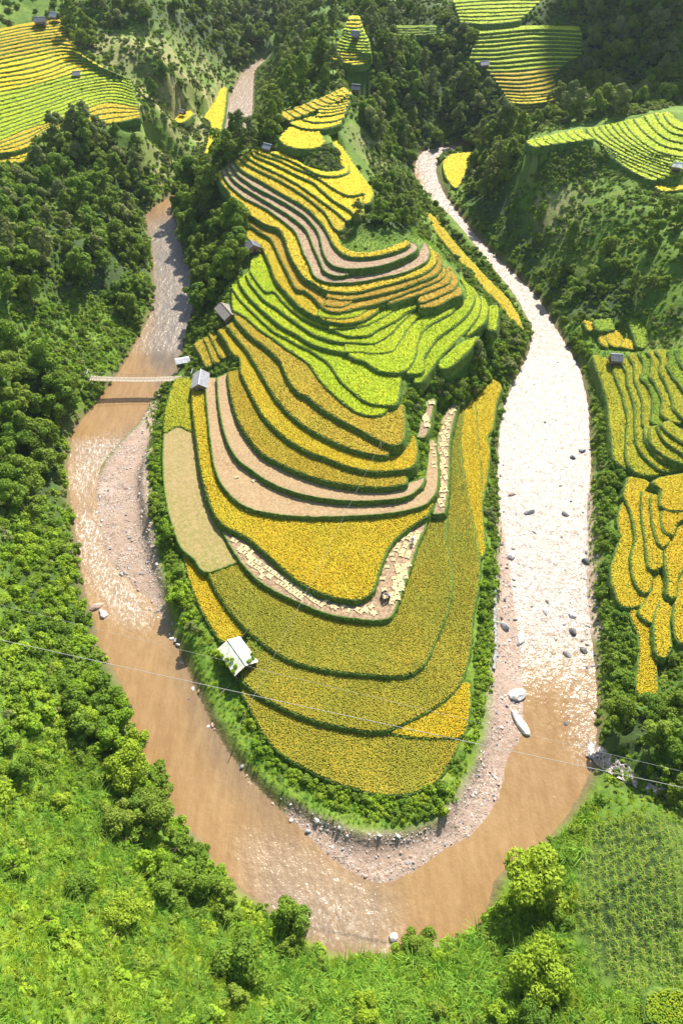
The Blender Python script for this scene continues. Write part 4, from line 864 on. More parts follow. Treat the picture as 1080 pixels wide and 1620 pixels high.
BIG = {m_: [quads_obj('crown', *leaf_cloud(lobed(q), 5200, .065, jitter=.55, shell=.55), [m_]) for q in ('round', 'spread', 'round')] for m_ in ('leaf_dark', 'leaf_mid', 'leaf_bright', 'leaf_grey')}
TREES, SHRUBS = [], []     # (x,y,z, radius, height factor, material, label, group)
def trees(poly, spacing, rr, mats_, label, group, hf=(.9, 1.25), avoid=1.5, prob=1.0, river=1.0):
    for p in sow(poly, spacing * .92, avoid, river=river, lift=rr[1]):
        if rng.random() > prob or rng.random() < .10: continue
        TREES.append((*p, rng.uniform(*rr) * (1.15 if rng.random() < .75 else rng.uniform(.7, 1.5)), rng.uniform(*hf), mats_[rng.integers(len(mats_))], label, group))
def shrubs(poly, spacing, rr, mats_, label, group, hf=(.8, 1.3), avoid=.5, prob=1.0, river=.5):
    for p in sow(poly, spacing * .88, avoid, river=river, lift=rr[1]):
        if rng.random() > prob: continue
        SHRUBS.append((*p, rng.uniform(*rr) * 1.18, rng.uniform(*hf), mats_[rng.integers(len(mats_))], label, group))
Dk, Md, Br, Gr = 'leaf_dark', 'leaf_mid', 'leaf_bright', 'leaf_grey'
# woods, outline by outline
LEFTW = [(0,262),(60,262),(75,245),(120,205),(215,245),(240,300),(232,330),(240,380),(238,450),(205,440),(170,470),(130,480),(90,470),(50,500),(0,500)]
trees(LEFTW, 6.6, (2.0, 3.7), [Dk, Md, Md, Gr], 'leafy tree in the wooded slope left of the upper left river', 'trees of the left wooded slope', avoid=2)
trees([(0,565),(60,575),(105,600),(145,645),(115,690),(100,740),(108,800),(60,830),(0,800)], 5.0, (2.2, 3.6), [Dk, Md, Md], 'dark leafy tree on the left bank below the footbridge', 'trees on the left bank', avoid=2)
trees([(0,500),(50,510),(40,570),(0,570)], 5, (2, 3), [Dk, Md], 'dark leafy tree at the left edge above the footbridge', 'trees on the left bank')
trees([(170,470),(230,450),(240,490),(205,535),(190,520)], 4.5, (1.6, 2.6), [Md, Dk], 'rounded tree close to the left river above the footbridge', 'trees on the left bank')
trees([(275,330),(300,275),(340,255),(372,262),(368,320),(388,360),(382,400),(372,440),(345,475),(310,520),(308,480),(305,430),(285,380)], 4.6, (2.2, 3.6), [Dk, Dk, Md], 'dark tree in the grove between the left river and the terraces', 'grove beside the left river', avoid=1.0)
trees([(352,246),(378,228),(425,205),(452,190),(440,215),(420,240),(395,236),(370,262)], 4.2, (1.8, 3.0), [Dk, Dk, Gr], 'dark tree in the clump at the top left of the terraced hill', 'clump at the top of the hill', avoid=.8)
trees([(560,322),(600,300),(650,312),(662,360),(640,372),(600,352),(566,368),(552,350)], 3.6, (1.5, 2.4), [Dk, Md, Gr], 'bushy tree in the small grove on the hilltop bowl', 'hilltop grove', avoid=.6)
trees([(560,0),(585,0),(640,80),(690,150),(660,200),(655,270),(620,255),(590,215),(556,195),(548,185),(575,110),(588,70),(568,30)], 5.0, (2.0, 3.4), [Dk, Gr, Dk, Md], 'tree in the wood on the east flank of the ridge', 'ridge wood', avoid=1.0)
trees([(428,120),(450,75),(500,20),(545,0),(550,25),(520,75),(505,100),(540,110),(545,130),(450,178),(430,195)], 5.4, (2.0, 3.6), [Dk, Gr, Dk], 'tree on the shaded west flank of the ridge', 'ridge wood', avoid=1.5, prob=.55)
trees([(600,0),(710,0),(715,40),(745,60),(740,95),(765,130),(800,180),(830,225),(745,238),(690,225),(655,200),(690,150),(640,80)], 5.6, (2.0, 3.6), [Dk, Dk, Gr], 'dark tree on the shaded slopes beyond the right river', 'far shaded trees', avoid=1.5, prob=.5)
trees([(850,160),(895,150),(900,110),(925,90),(935,60),(870,40),(880,0),(1080,0),(1080,160),(1000,178),(930,195),(850,212),(830,195)], 6.0, (2.2, 3.8), [Dk, Dk, Gr], 'dark tree in the shaded wood at the upper right', 'upper right wood', avoid=1.5, prob=.75)
trees([(120,0),(180,0),(260,30),(300,0),(440,0),(430,60),(415,95),(375,118),(340,80),(300,40),(260,48),(200,55),(150,28)], 5.6, (2.2, 3.6), [Dk, Gr, Dk], 'tree in the dark wood up the left valley', 'upper left valley wood', avoid=1.5, prob=.62)
trees([(108,42),(150,48),(155,80),(125,82),(105,62)], 4, (2, 2.8), [Dk], 'dark tree at the right end of the big yellow hillside', 'trees by the big yellow hillside')
trees([(55,245),(62,215),(110,190),(160,195),(215,235),(225,260),(120,260)], 4.6, (2.2, 3.2), [Dk, Gr, Dk], 'dark tree just below the big yellow hillside', 'trees by the big yellow hillside', avoid=1.0)
trees([(200,140),(240,150),(290,110),(260,95),(270,130),(330,160),(300,150),(240,175),(215,165)], 5, (1.8, 3), [Dk, Dk, Gr], 'lone dark tree among the scrub up the left valley', 'scattered valley trees', prob=.6)
trees([(735,250),(770,222),(832,228),(822,260),(790,300),(760,330),(730,300),(745,275)], 4.2, (1.8, 3.0), [Dk, Gr, Dk], 'tree in the clump beside the right river bend', 'right river bend clump', avoid=1.0)
trees([(755,330),(800,330),(850,380),(910,400),(1000,360),(1080,330),(1080,420),(1030,420),(1040,480),(1000,500),(920,495),(880,470),(820,410)], 4.6, (1.7, 3.1), [Dk, Dk, Md], 'dark tree low on the right hillside above the river', 'right hillside trees', avoid=1.5, prob=.42)
trees([(1030,300),(1080,305),(1080,340),(1000,330)], 4, (1.4, 2.4), [Dk, Md], 'dark tree below the green ridge terraces', 'right hillside trees', prob=.7)
trees([(985,1085),(1010,1110),(1040,1100),(1080,1045),(1080,1290),(1040,1270),(1000,1215),(960,1180),(965,1120)], 4.2, (1.7, 2.9), [Md, Dk, Md], 'leafy tree in the ravine wood at the right edge', 'ravine wood', avoid=1.2)
trees([(150,1060),(195,1085),(225,1150),(248,1240),(215,1260),(150,1180),(110,1150),(120,1090)], 3.0, (1.9, 3.0), [Br, Md, Md], 'feathery tree leaning over the left bank of the river', 'riverside trees at the left', river=.2)
trees([(220,1215),(265,1260),(262,1330),(225,1370),(190,1330),(195,1270)], 2.8, (1.9, 2.9), [Md, Dk], 'tall dark tree by the lower left bank', 'riverside trees at the left', river=.2)
trees([(195,1250),(262,1262),(330,1350),(390,1425),(300,1445),(230,1410)], 3.2, (1.5, 2.6), [Br, Md, Md], 'leafy tree in the thicket along the lower left bank', 'riverside thicket', river=.1, prob=.8)
trees([(0,1190),(110,1160),(180,1230),(170,1420),(60,1480),(0,1440)], 6.5, (1.0, 1.7), [Md, Dk, Br], 'lone small tree in the grass at the lower left', 'lower left trees', prob=.7)
trees([(330,1440),(430,1470),(520,1530),(640,1515),(780,1490),(840,1500),(860,1620),(360,1620)], 4.6, (.9, 1.6), [Md, Br, Dk], 'small tree among the tall grass at the bottom edge', 'bottom edge trees', prob=.6, river=.1)
trees([(850,1360),(930,1275),(945,1290),(905,1400),(900,1500),(860,1480)], 3.6, (1.0, 1.7), [Br, Md], 'leafy tree beside the maize field', 'trees beside the maize', prob=.8)
# shrubs and scrub
shrubs([(0,810),(60,830),(108,810),(125,890),(140,960),(150,1050),(120,1090),(105,1150),(40,1180),(0,1200)], 2.3, (1.0, 2.0), [Br, Md, Br, Md], 'bright leafy bush on the slope left of the river', 'bushes on the left slope')
shrubs([(110,1150),(0,1210),(0,1300),(100,1290),(200,1290),(190,1240)], 2.6, (.9, 1.8), [Md, Br, Dk], 'green bush in the thicket at the lower left', 'lower left bushes', prob=.95)
shrubs([(255,1260),(330,1340),(385,1418),(300,1440),(230,1420),(215,1370),(262,1330)], 2.2, (.9, 1.7), [Br, Md, Md], 'bright bush along the lower left bank', 'bushes along the lower left bank', river=.1)
shrubs([(300,1430),(390,1420),(440,1450),(500,1495),(520,1520),(440,1560),(380,1500),(300,1480)], 2.2, (.7, 1.5), [Md, Br, Dk], 'leafy bush on the near bank below the bend', 'near bank bushes', river=.1, prob=.9)
shrubs([(0,1300),(200,1290),(230,1420),(300,1480),(420,1600),(0,1620)], 3.6, (.6, 1.3), [Md, Br, Br], 'small bush in the open grass at the lower left', 'lower left bushes', prob=.8)
shrubs([(420,1540),(560,1520),(640,1500),(740,1480),(800,1500),(860,1620),(420,1620)], 2.8, (.6, 1.3), [Md, Br, Br], 'low bush in the tall grass at the bottom edge', 'bottom edge bushes', prob=.85, river=.1)
shrubs([(760,1470),(800,1410),(870,1330),(930,1270),(950,1290),(910,1340),(905,1450),(920,1530),(890,1620),(820,1620),(780,1520)], 2.0, (.8, 1.6), [Md, Br, Md, Dk], 'leafy bush on the near right bank', 'near right bank bushes', river=.1)
shrubs([(885,515),(935,560),(958,640),(966,720),(985,755),(975,830),(965,900),(985,965),(1005,1060),(1010,1110),(960,1100),(958,1000),(950,900),(945,820),(945,740),(932,640)], 1.9, (.8, 1.6), [Md, Md, Dk], 'bush in the hedge between the right river and the plots', 'right bank hedge', river=1.6)
shrubs([(1030,830),(1050,850),(1052,960),(1040,1060),(1080,1030),(1080,1050),(1030,1110),(1030,900)], 2.0, (.6, 1.2), [Md, Dk], 'bush in the grassy ditch between the lower right plots', 'right bank hedge', avoid=.9)
shrubs([(990,740),(1060,745),(1045,757),(995,755)], 1.6, (.6, 1.1), [Md, Dk], 'bush between the upper and lower right terraces', 'right bank hedge')
shrubs([(630,640),(665,600),(700,580),(760,540),(790,490),(832,530),(830,560),(805,595),(790,605),(740,640),(725,640),(700,640),(672,660),(668,700),(650,680),(642,640)], 2.0, (.9, 1.7), [Md, Md, Gr, Br], 'bush in the shrubby gully on the right side of the hill', 'right gully bushes', avoid=.3)
shrubs([(650,600),(700,585),(780,520),(800,505),(836,520),(838,550),(800,600),(720,630),(650,640)], 2.6, (1.2, 2.0), [Gr, Md, Dk], 'bush in the shrubby gully on the right side of the hill', 'right gully bushes', avoid=.3)
shrubs([(672,660),(690,640),(700,650),(690,690),(682,720),(660,760),(650,760),(662,700)], 1.6, (.5, 1.0), [Br, Md], 'bush in the shrubby gully on the right side of the hill', 'right gully bushes', avoid=.2)
shrubs([(595,290),(640,300),(665,340),(700,390),(740,430),(790,480),(770,500),(735,445),(690,390),(660,375),(660,320),(600,305)], 2.2, (.6, 1.3), [Gr, Md, Dk], 'scattered bush on the pale slope above the gold riverside strip', 'east slope bushes', avoid=.4, prob=.6)
shrubs([(548,240),(600,285),(640,330),(660,350),(600,330),(590,300),(560,255)], 1.8, (.5, 1.0), [Dk, Gr], 'dark bush along the right rim of the hilltop path', 'east slope bushes', avoid=.3, prob=.55)
shrubs([(640,270),(662,290),(720,360),(780,420),(836,520),(826,520),(760,430),(690,355),(655,330)], 2.0, (.7, 1.3), [Dk, Md], 'bush between the gold riverside strip and the right river', 'right river edge bushes', river=.3, avoid=.4, prob=.6)
shrubs([(470,240),(510,233),(530,232),(543,255),(540,270),(515,272),(490,264),(440,240),(425,236)], 1.5, (.6, 1.1), [Gr, Gr, Md], 'pale bush under the yellow knoll', 'knoll bushes', avoid=.2)
shrubs([(425,238),(440,222),(442,205),(410,225)], 1.7, (.7, 1.2), [Dk, Md], 'dark bush beside the knoll', 'knoll bushes', avoid=.2)
shrubs([(548,380),(560,392),(600,396),(640,382),(655,370),(600,360),(560,365)], 1.6, (.3, .55), [Md, Dk], 'low bush in the hilltop bowl', 'hilltop bowl bushes', avoid=.2, prob=.25)
shrubs([(535,355),(548,352),(560,372),(548,388),(534,372)], 1.4, (.6, 1.0), [Gr, Md], 'grey green bush beside the hilltop bowl', 'hilltop bowl bushes', avoid=.1)
shrubs([(560,428),(640,412),(664,398),(670,405),(655,418),(600,432),(562,436)], 1.2, (.35, .7), [Md, Gr], 'weedy bush on the bank above the orange strips', 'bank weeds', avoid=0)
shrubs([(352,505),(385,570),(382,590),(330,595),(310,585),(345,578),(372,568)], 1.5, (.6, 1.1), [Md, Dk], 'bush around the ledges by the bridge-end hut', 'bridge end bushes', avoid=.2)
shrubs([(300,520),(345,500),(352,520),(330,530),(300,545),(280,560)], 1.8, (.8, 1.4), [Dk, Md], 'dark bush below the grey thatched hut', 'bridge end bushes', avoid=.2)
shrubs([(258,612),(268,612),(258,690),(252,760),(262,830),(280,880),(268,900),(250,850),(238,760),(246,690)], 1.7, (.7, 1.3), [Md, Dk, Br], 'bush on the bank between the gravel bar and the stubble', 'left hill edge bushes', avoid=.2, river=1)
shrubs([(268,880),(285,890),(300,950),(330,1005),(320,1020),(290,985),(270,940)], 2.2, (.9, 1.5), [Br, Md], 'rounded bush on the bank above the left shallows', 'left hill edge bushes', avoid=.2, river=1)
shrubs([(372,1085),(395,1130),(428,1185),(480,1222),(540,1248),(600,1262),(650,1262),(690,1240),(710,1240),(700,1290),(640,1300),(560,1280),(480,1240),(420,1200),(380,1140)], 1.4, (.6, 1.15), [Br, Br, Md], 'bright bush in the hedge at the front of the hill', 'front hedge', avoid=.1, river=2)
shrubs([(735,1180),(745,1100),(755,1020),(762,930),(770,880),(785,890),(775,960),(770,1050),(765,1110),(745,1180),(715,1235),(705,1235)], 1.5, (.6, 1.2), [Md, Br, Md], 'bush in the hedge along the right foot of the hill', 'right foot hedge', avoid=.1, river=1)
shrubs([(775,870),(768,790),(775,740),(778,690),(785,650),(796,610),(802,630),(792,690),(785,750),(784,800),(782,860)], 1.5, (.6, 1.2), [Md, Gr, Md], 'bush in the hedge along the right foot of the hill', 'right foot hedge', avoid=.1, river=.6)
shrubs([(240,60),(340,80),(375,140),(350,240),(300,250),(230,215),(220,160),(130,90)], 2.2, (.6, 1.4), [Gr, Md, Dk, Gr], 'bush on the dry slope of the upper left valley', 'valley scrub', prob=.45)
shrubs([(170,480),(120,485),(60,480),(40,500),(50,560),(110,595),(150,590),(200,530)], 2.4, (.6, 1.4), [Md, Br, Md], 'bush in the clearing left of the river above the footbridge', 'clearing bushes', prob=.55)
shrubs([(110,595),(150,605),(190,600),(160,640),(130,640)], 1.8, (.7, 1.3), [Md, Dk], 'bush at the left end of the footbridge', 'clearing bushes')
shrubs([(820,245),(940,245),(1000,300),(1060,310),(1000,370),(905,395),(850,385),(800,335)], 2.3, (.6, 1.4), [Md, Dk, Gr], 'bush on the grassy right hillside', 'right hillside bushes', prob=.3)
shrubs([(905,495),(1030,500),(1030,520),(1010,550),(920,550),(900,520)], 1.8, (.5, .9), [Md, Dk], 'bush around the small patchwork field', 'patchwork field bushes', avoid=.4, prob=.6)
shrubs([(1025,500),(1080,485),(1080,550),(1030,552)], 1.8, (.5, .9), [Gr, Gr, Md], 'pale scrub bush right of the patchwork field', 'patchwork field bushes', avoid=.4)
shrubs([(215,240),(330,230),(320,262),(270,310),(235,330),(240,300)], 2.6, (.8, 1.6), [Md, Br, Gr], 'bush on the bank of the upper left river', 'valley scrub', prob=.7)
shrubs([(600,60),(720,60),(740,100),(800,185),(690,225),(640,90)], 2.4, (.8, 1.6), [Dk, Md, Gr], 'dark bush on the shaded far slopes', 'far scrub', prob=.55)
shrubs([(690,270),(700,300),(735,330),(800,400),(880,480),(900,510),(885,515),(850,460),(790,400),(720,325),(693,290)], 2.2, (.8, 1.6), [Dk, Md], 'dark bush along the far bank of the right river', 'far bank bushes', river=.2)
shrubs([(440,100),(545,115),(540,140),(440,178),(410,180)], 2.8, (.6, 1.3), [Md, Dk], 'bush on the shaded grass behind the knoll', 'ridge scrub', prob=.5)
shrubs([(860,200),(960,185),(1080,165),(1080,0),(880,0),(925,60),(900,120)], 3.0, (1.0, 2.0), [Dk, Dk, Gr], 'dark bush in the shaded wood at the upper right', 'far scrub', prob=.8)
shrubs([(110,0),(440,0),(430,60),(370,125),(330,80),(220,45),(110,50)], 2.8, (.8, 1.7), [Dk, Md, Gr], 'dark bush in the upper left valley wood', 'far scrub', prob=.5)
shrubs([(-10,-5),(120,-5),(110,40),(60,40),(0,44)], 2.6, (.8, 1.5), [Md, Dk, Gr], 'bush above the big yellow hillside', 'far scrub', prob=.35)
shrubs([(545,0),(600,0),(640,80),(690,150),(655,270),(600,230),(550,185),(575,110)], 2.8, (.8, 1.7), [Dk, Gr, Md], 'bush under the ridge wood', 'far scrub', prob=.8)
shrubs([(824,224),(848,236),(905,232),(945,236),(930,270),(870,292),(830,285)], 1.3, (.5, 1.1), [Gr, Md, Dk], 'bush on the steep bank under the right ridge crest', 'crest bank bushes', avoid=.1)
trees([(432,4),(505,4),(480,50),(446,82),(428,70)], 4.6, (1.8, 3.2), [Dk, Dk, Gr], 'dark tree in the far valley at the top edge', 'far valley trees', prob=.85)
# single trees the eye picks out
ONE = [(838,1392,4.3,1.0,Br,'big round bright tree on the near right bank of the river'),(460,1452,3.1,1.3,Md,'leafy tree standing at the water edge below the bend'),(385,1515,3.6,1.1,Md,'round bushy tree in the tall grass at the bottom left'),
       (840,1530,3.6,1.2,Br,'large bright tree near the bottom right corner'),(205,1450,2.4,1.0,Br,'small bright tree beside the pale pole in the grass'),(665,1490,2.4,.9,Md,'dark bushy tree leaning over the lower river edge'),(575,1600,2.2,1.0,Br,'small bright tree at the bottom edge of the photo'),
       (48,1225,2.4,1.2,Md,'dark leafy tree near the lower left edge'),(130,1400,2.2,.8,Md,'low wide bush tree in the lower left grass'),(260,125,3.6,1.5,Dk,'tall dark tree on the slope beside the upper left valley'),(370,215,2.6,1.9,Dk,'tall arching dark tree at the hill edge by the far left river'),
       (200,485,3.4,1.0,Dk,'big round tree leaning to the left river'),(283,940,2.3,1.0,Br,'round pale green tree above the left shallows'),(308,998,1.4,.9,Gr,'small brownish bush by the white-roofed hut'),(268,845,1.7,1.2,Br,'upright bright tree on the bank above the gravel bar'),
       (850,340+10,2.4,1.0,Dk,'dark tree in the middle of the right hillside'),(750,560,2.6,1.1,Gr,'tall grey green tree in the right gully')]
for a, c_, r_, hf, mt, lab in ONE:
    P = on_ground(a, c_ + r_ * 4)[0]; TREES.append((*P, r_, hf, mt, lab, None))
def screen_r(T): 
    P = np.array([t[:3] for t in T]); _, _, D = proj(P); return np.array([t[3] for t in T]) * FPX / D
def settle(T, n):
    s = screen_r(T) + np.array([1000 if t[7] is None else 0 for t in T]); o = np.argsort(-s); return [T[i] for i in o[:n]], [T[i] for i in o[n:]]
tr, tr_rest = settle(TREES, 296); sh, sh_rest = settle(SHRUBS, 296)
def in_frame(P, m=30):
    a, c_, D = proj(np.array([P])); return -m < a[0] < 1080 + m and -m < c_[0] < 1620 + m
for x, y, z, r_, hf, mt, lab, g in tr:
    root = empty('tree', (x, y, z - .1), rng.uniform(0, 6.28)); root.scale = (r_, r_, r_ * hf)
    c = (BIG[mt] if r_ * FPX / math.hypot(x, y, z - 100) > 24 else CROWN[mt])
    c = c[rng.integers(len(c))].copy(); COL.objects.link(c); c.parent = root
    t = TRUNK[rng.integers(3)].copy(); COL.objects.link(t); t.parent = root
    tag(root, lab, 'tree', g)
for x, y, z, r_, hf, mt, lab, g in sh:
    o = SHRUB[mt][rng.integers(3)].copy(); COL.objects.link(o); o.location = (x, y, z - .1); o.rotation_euler = (0, 0, rng.uniform(0, 6.28)); o.scale = (r_, r_, r_ * hf); tag(o, lab, 'shrub', g)
def rest(name, T, table, label, cat):
    pro = []; base = {}
    for k_, v_ in table.items(): base[k_] = (len(pro), len(v_)); pro += v_
    stuff(name, pro, [(t[0], t[1], t[2] - .1) for t in T], rng.uniform(0, 6.28, len(T)), np.array([(t[3], t[3], t[3] * t[4]) for t in T]), [base[t[5]][0] + rng.integers(base[t[5]][1]) for t in T], label, cat)
WOODT = {m_: [both(c_, TRUNK[i % 3]) for i, c_ in enumerate(v_)] for m_, v_ in CROWN.items()}
rest('woodland', tr_rest, WOODT, 'far woods covering the slopes around the valley', 'woodland')
rest('undergrowth', sh_rest, SHRUB, 'low leafy undergrowth between the trees and plots', 'undergrowth')

# grass, as one mass per kind
def grass(name, parts, label, protos):
    PP, S = [], []
    for poly, sp, r0, r1, av in parts:
        p = sow(poly, sp, av, river=.2, see=False); PP.append(p); S.append(rng.uniform(r0, r1, len(p)))
    P = np.vstack(PP); S = np.concatenate(S)
    stuff(name, protos, P, rng.uniform(0, 6.28, len(P)), S, rng.integers(0, len(protos), len(P)), label, 'grass', .15)
BOT = [(0,1190),(110,1150),(200,1240),(262,1340),(340,1400),(430,1455),(520,1515),(640,1505),(760,1475),(800,1420),(880,1330),(950,1260),(915,1340),(905,1450),(925,1540),(985,1575),(1080,1560),(1080,1650),(-30,1650),(-30,1200)]
grass('tall_grass', [(BOT, .95, .8, 1.9, 0), ([(0,810),(110,820),(150,1050),(110,1150),(0,1200)], 1.5, .7, 1.4, 0), ([(905,1300),(950,1255),(1080,1285),(1080,1300),(930,1310)], 1.1, .6, 1.1, 0)], 'tall waving grass along the near bank and lower slopes', GRASS['blade'] + GRASS['blade_lime'])
grass('elephant_grass', [([(420,1490),(520,1530),(640,1520),(740,1490),(790,1450),(830,1470),(900,1500),(880,1600),(700,1640),(430,1640)], 1.5, 1.8, 2.9, 0), ([(100,1240),(190,1230),(240,1330),(290,1420),(220,1430),(120,1330)], 1.6, 1.6, 2.6, 0), ([(880,1330),(950,1260),(925,1330),(905,1420)], 1.5, 1.5, 2.4, 0), ([(330,1450),(430,1470),(420,1560),(330,1520)], 1.7, 1.5, 2.5, 0)], 'tall pale elephant grass in clumps on the near bank', GRASS['blade'])
grass('short_grass', [([(-30,1380),(120,1290),(210,1330),(300,1480),(440,1560),(560,1530),(560,1650),(-30,1650)], .7, .5, .9, 0), ([(430,1570),(560,1540),(800,1520),(820,1650),(430,1650)], .8, .5, 1.0, 0)], 'bright short grass of the open slope at the lower left', GRASS['blade_lime'])
grass('bank_grass', [([(232,610),(278,602),(262,690),(262,800),(300,920),(345,1015),(380,1100),(480,1230),(600,1275),(700,1250),(745,1150),(765,900),(790,640),(800,640),(790,900),(775,1100),(720,1270),(640,1310),(520,1300),(400,1220),(320,1080),(270,960),(236,800)], .8, .3, .7, .1),
    ([(900,510),(1080,500),(1080,760),(1080,1100),(980,1110),(950,1190),(930,1000),(930,700)], .9, .3, .7, .25), ([(60,480),(170,470),(240,480),(190,590),(110,600),(50,560)], .9, .4, .8, .2), ([(260,560),(345,520),(385,570),(385,600),(280,605)], .8, .3, .6, .15),
    ([(645,600),(760,530),(835,520),(800,600),(700,650),(690,800),(650,760),(640,650)], .8, .3, .8, .1), ([(535,350),(660,360),(660,400),(540,400)], .7, .25, .5, .1), ([(600,300),(660,340),(760,450),(820,510),(740,440),(660,380)], 1.0, .3, .7, .2)],
    'rough green grass on banks and between the plots', GRASS['blade'] + GRASS['blade_lime'])
CP = [(925,1310),(1000,1285),(1090,1290),(1090,1555),(990,1568),(935,1535),(908,1450),(912,1370)]
u_, v_ = np.meshgrid(np.arange(-40, 60, .48), np.arange(-40, 60, .78)); u_ = u_ + rng.normal(0, .14, u_.shape); v_ = v_ + rng.normal(0, .13, v_.shape)
cx_, cy_ = 32 + u_ * math.cos(1.25) - v_ * math.sin(1.25), 24 + u_ * math.sin(1.25) + v_ * math.cos(1.25); cx_, cy_ = cx_.ravel(), cy_.ravel()
cp = np.c_[cx_, cy_, ground_z(cx_, cy_)]; a_, b_, D_ = proj(cp); cp = cp[inside(CP, a_, b_) & (rng.random(len(cp)) < .93)]
stuff('corn_crop', CORN, cp, rng.uniform(0, 6.28, len(cp)), rng.uniform(.5, .9, len(cp)), rng.integers(0, 3, len(cp)), 'rows of young maize with brown tassels at the lower right', 'maize')
# leafy ground cover filling the slopes
COVER = []
for m_ in ('leaf_dark', 'leaf_mid', 'leaf_bright', 'leaf_grey', 'blade_lime'):
    for k in range(2): COVER.append(quads_obj('leafy_clump', *leaf_cloud(lobed('bush'), 230, .22, up=.5, jitter=.5), [m_]))
def cover(name, parts, label):
    PP, S, K = [], [], []
    for poly, sp, r0, r1, w in parts:
        p = sow(poly, sp, .25, river=.15, lift=1.0); p = p[rng.random(len(p)) < .35 + .65 * np.clip((vnoise(p[:, 0], p[:, 1], 6, 77) - .25) * 3, 0, 1)] if len(p) else p
        n = len(p); sz = rng.uniform(r0, r1, n) * (.7 + .6 * vnoise(p[:, 0], p[:, 1], 4, 78)) if n else np.zeros(0)
        PP.append(p); S.append(sz); w = np.array(w, float); K.append(rng.choice(5, n, p=w / w.sum()) * 2 + rng.integers(0, 2, n))
    P = np.vstack(PP); S = np.concatenate(S); print(name, len(P))
    stuff(name, COVER, P - np.array([0, 0, .1]), rng.uniform(0, 6.28, len(P)), np.c_[S, S, S * rng.uniform(.7, 1.2, len(S))], np.concatenate(K), label, 'ground cover', .1)
cover('ground_cover', [
 ([(0,262),(60,262),(120,205),(240,250),(240,330),(243,500),(190,590),(150,645),(112,740),(130,900),(155,1020),(215,1160),(0,1200)], 1.15, .45, 1.15, (2, 4, 3, 2, 2)),
 ([(100,0),(440,0),(405,100),(355,240),(240,335),(215,240),(225,190),(130,90)], 2.3, .5, 1.2, (2, 2, 1, 4, 2)), ([(195,185),(240,150),(270,250),(240,335),(205,250)], 1.4, .5, 1.1, (3, 3, 2, 2, 2)), ([(822,228),(900,222),(960,240),(1000,275),(950,310),(880,310),(825,275)], 1.1, .4, .9, (2, 3, 1, 4, 2)), ([(540,0),(605,0),(600,60),(700,60),(700,120),(600,120)], 2.2, .7, 1.5, (4, 3, 0, 3, 0)), ([(540,200),(600,215),(660,290),(640,300),(590,290)], 1.2, .3, .7, (1, 2, 1, 4, 2)),
 ([(430,100),(545,0),(1080,0),(1080,165),(830,218),(740,240),(655,270),(600,300),(560,185),(440,180)], 1.9, .7, 1.5, (5, 3, 0, 3, 0)),
 ([(740,245),(830,230),(950,240),(1085,310),(1085,545),(1020,545),(900,510),(860,450),(700,300)], 1.35, .4, .95, (2, 5, 2, 3, 3)),
 ([(890,510),(940,560),(975,740),(960,850),(1000,1000),(1010,1110),(1085,1040),(1085,1290),(960,1250),(945,1150),(950,1000),(932,850),(940,720)], 1.0, .4, .9, (2, 4, 3, 1, 2)),
 ([(590,215),(660,290),(845,520),(800,620),(650,700),(636,640),(650,600),(780,500),(690,380),(600,300)], 1.05, .4, .9, (2, 4, 2, 3, 1)),
 ([(275,290),(345,250),(440,190),(450,210),(370,270),(390,380),(380,440),(350,500),(345,520),(300,595),(283,560),(300,430)], 1.1, .5, 1.1, (4, 3, 1, 1, 0)),
 (BOT, 1.15, .4, 1.25, (1, 4, 4, 0, 3)), ([(405,112),(440,86),(470,60),(455,120),(430,195),(404,188),(405,150)], 1.6, .6, 1.3, (3, 3, 1, 2, 0)), ([(0,1210),(110,1150),(200,1240),(262,1340),(340,1400),(300,1470),(200,1420),(0,1420)], 1.1, .5, 1.2, (1, 4, 4, 0, 3)),
 ([(380,1090),(480,1225),(600,1265),(690,1245),(745,1150),(762,900),(785,640),(800,620),(790,900),(775,1100),(720,1265),(640,1300),(560,1290),(450,1245),(380,1150)], .9, .35, .75, (0, 3, 5, 1, 2)),
 ([(240,610),(278,602),(262,690),(262,800),(300,920),(340,1010),(330,1040),(290,990),(262,900),(248,800)], 1.0, .4, .8, (2, 4, 3, 1, 1))],
 'leafy ground cover over slopes and banks')
# stones of the bars
def bar_points(poly, sp, dmax):
    p = sow(poly, sp, 0.0, river=0, see=False); d = dist_seg(RIVER, p[:, 0], p[:, 1]); return p[(d < dmax)]
gp = np.vstack([bar_points(GRAVEL[0], .38, 11), bar_points(GRAVEL[1], .4, 9), bar_points(GRAVEL[2], .9, 4)])
gp = gp[rng.random(len(gp)) < .25 + .75 * (vnoise(gp[:, 0], gp[:, 1], 2.5, 31) > .42)]
stuff('gravel', PEB, gp, rng.uniform(0, 6.28, len(gp)), np.exp(rng.normal(-2.35, .55, len(gp))), rng.integers(0, len(PEB), len(gp)), 'pink and grey gravel of the river bars', 'gravel', .4)

# grass overhanging the terrace lips
LP, LS = [], []
for lab, crop, z, W, g, pp in PL:
    if math.hypot(*W.mean(0)) > 175: continue
    T = np.roll(W, -1, 0) - np.roll(W, 1, 0); T /= np.hypot(*T.T)[:, None] + 1e-9; Nn = np.stack([T[:, 1], -T[:, 0]], -1)
    for off, dz in ((.06, -.10), (.26, -.45)):
        Q = W + Nn * (off + rng.normal(0, .06, len(W)))[:, None] + T * rng.uniform(-.3, .3, len(W))[:, None]
        pid = plot_id(Q[:, 0] + Nn[:, 0] * .5, Q[:, 1] + Nn[:, 1] * .5); zz_ = np.array([PL[i][2] if i >= 0 else -9 for i in pid])
        k = (zz_ < z - .05) & (rng.random(len(W)) < .6)
        LP.append(np.c_[Q[k], np.full(k.sum(), z + dz) + rng.normal(0, .05, k.sum())]); LS.append(rng.uniform(.14, .36, k.sum()))
LP = np.vstack(LP); LS = np.concatenate(LS)
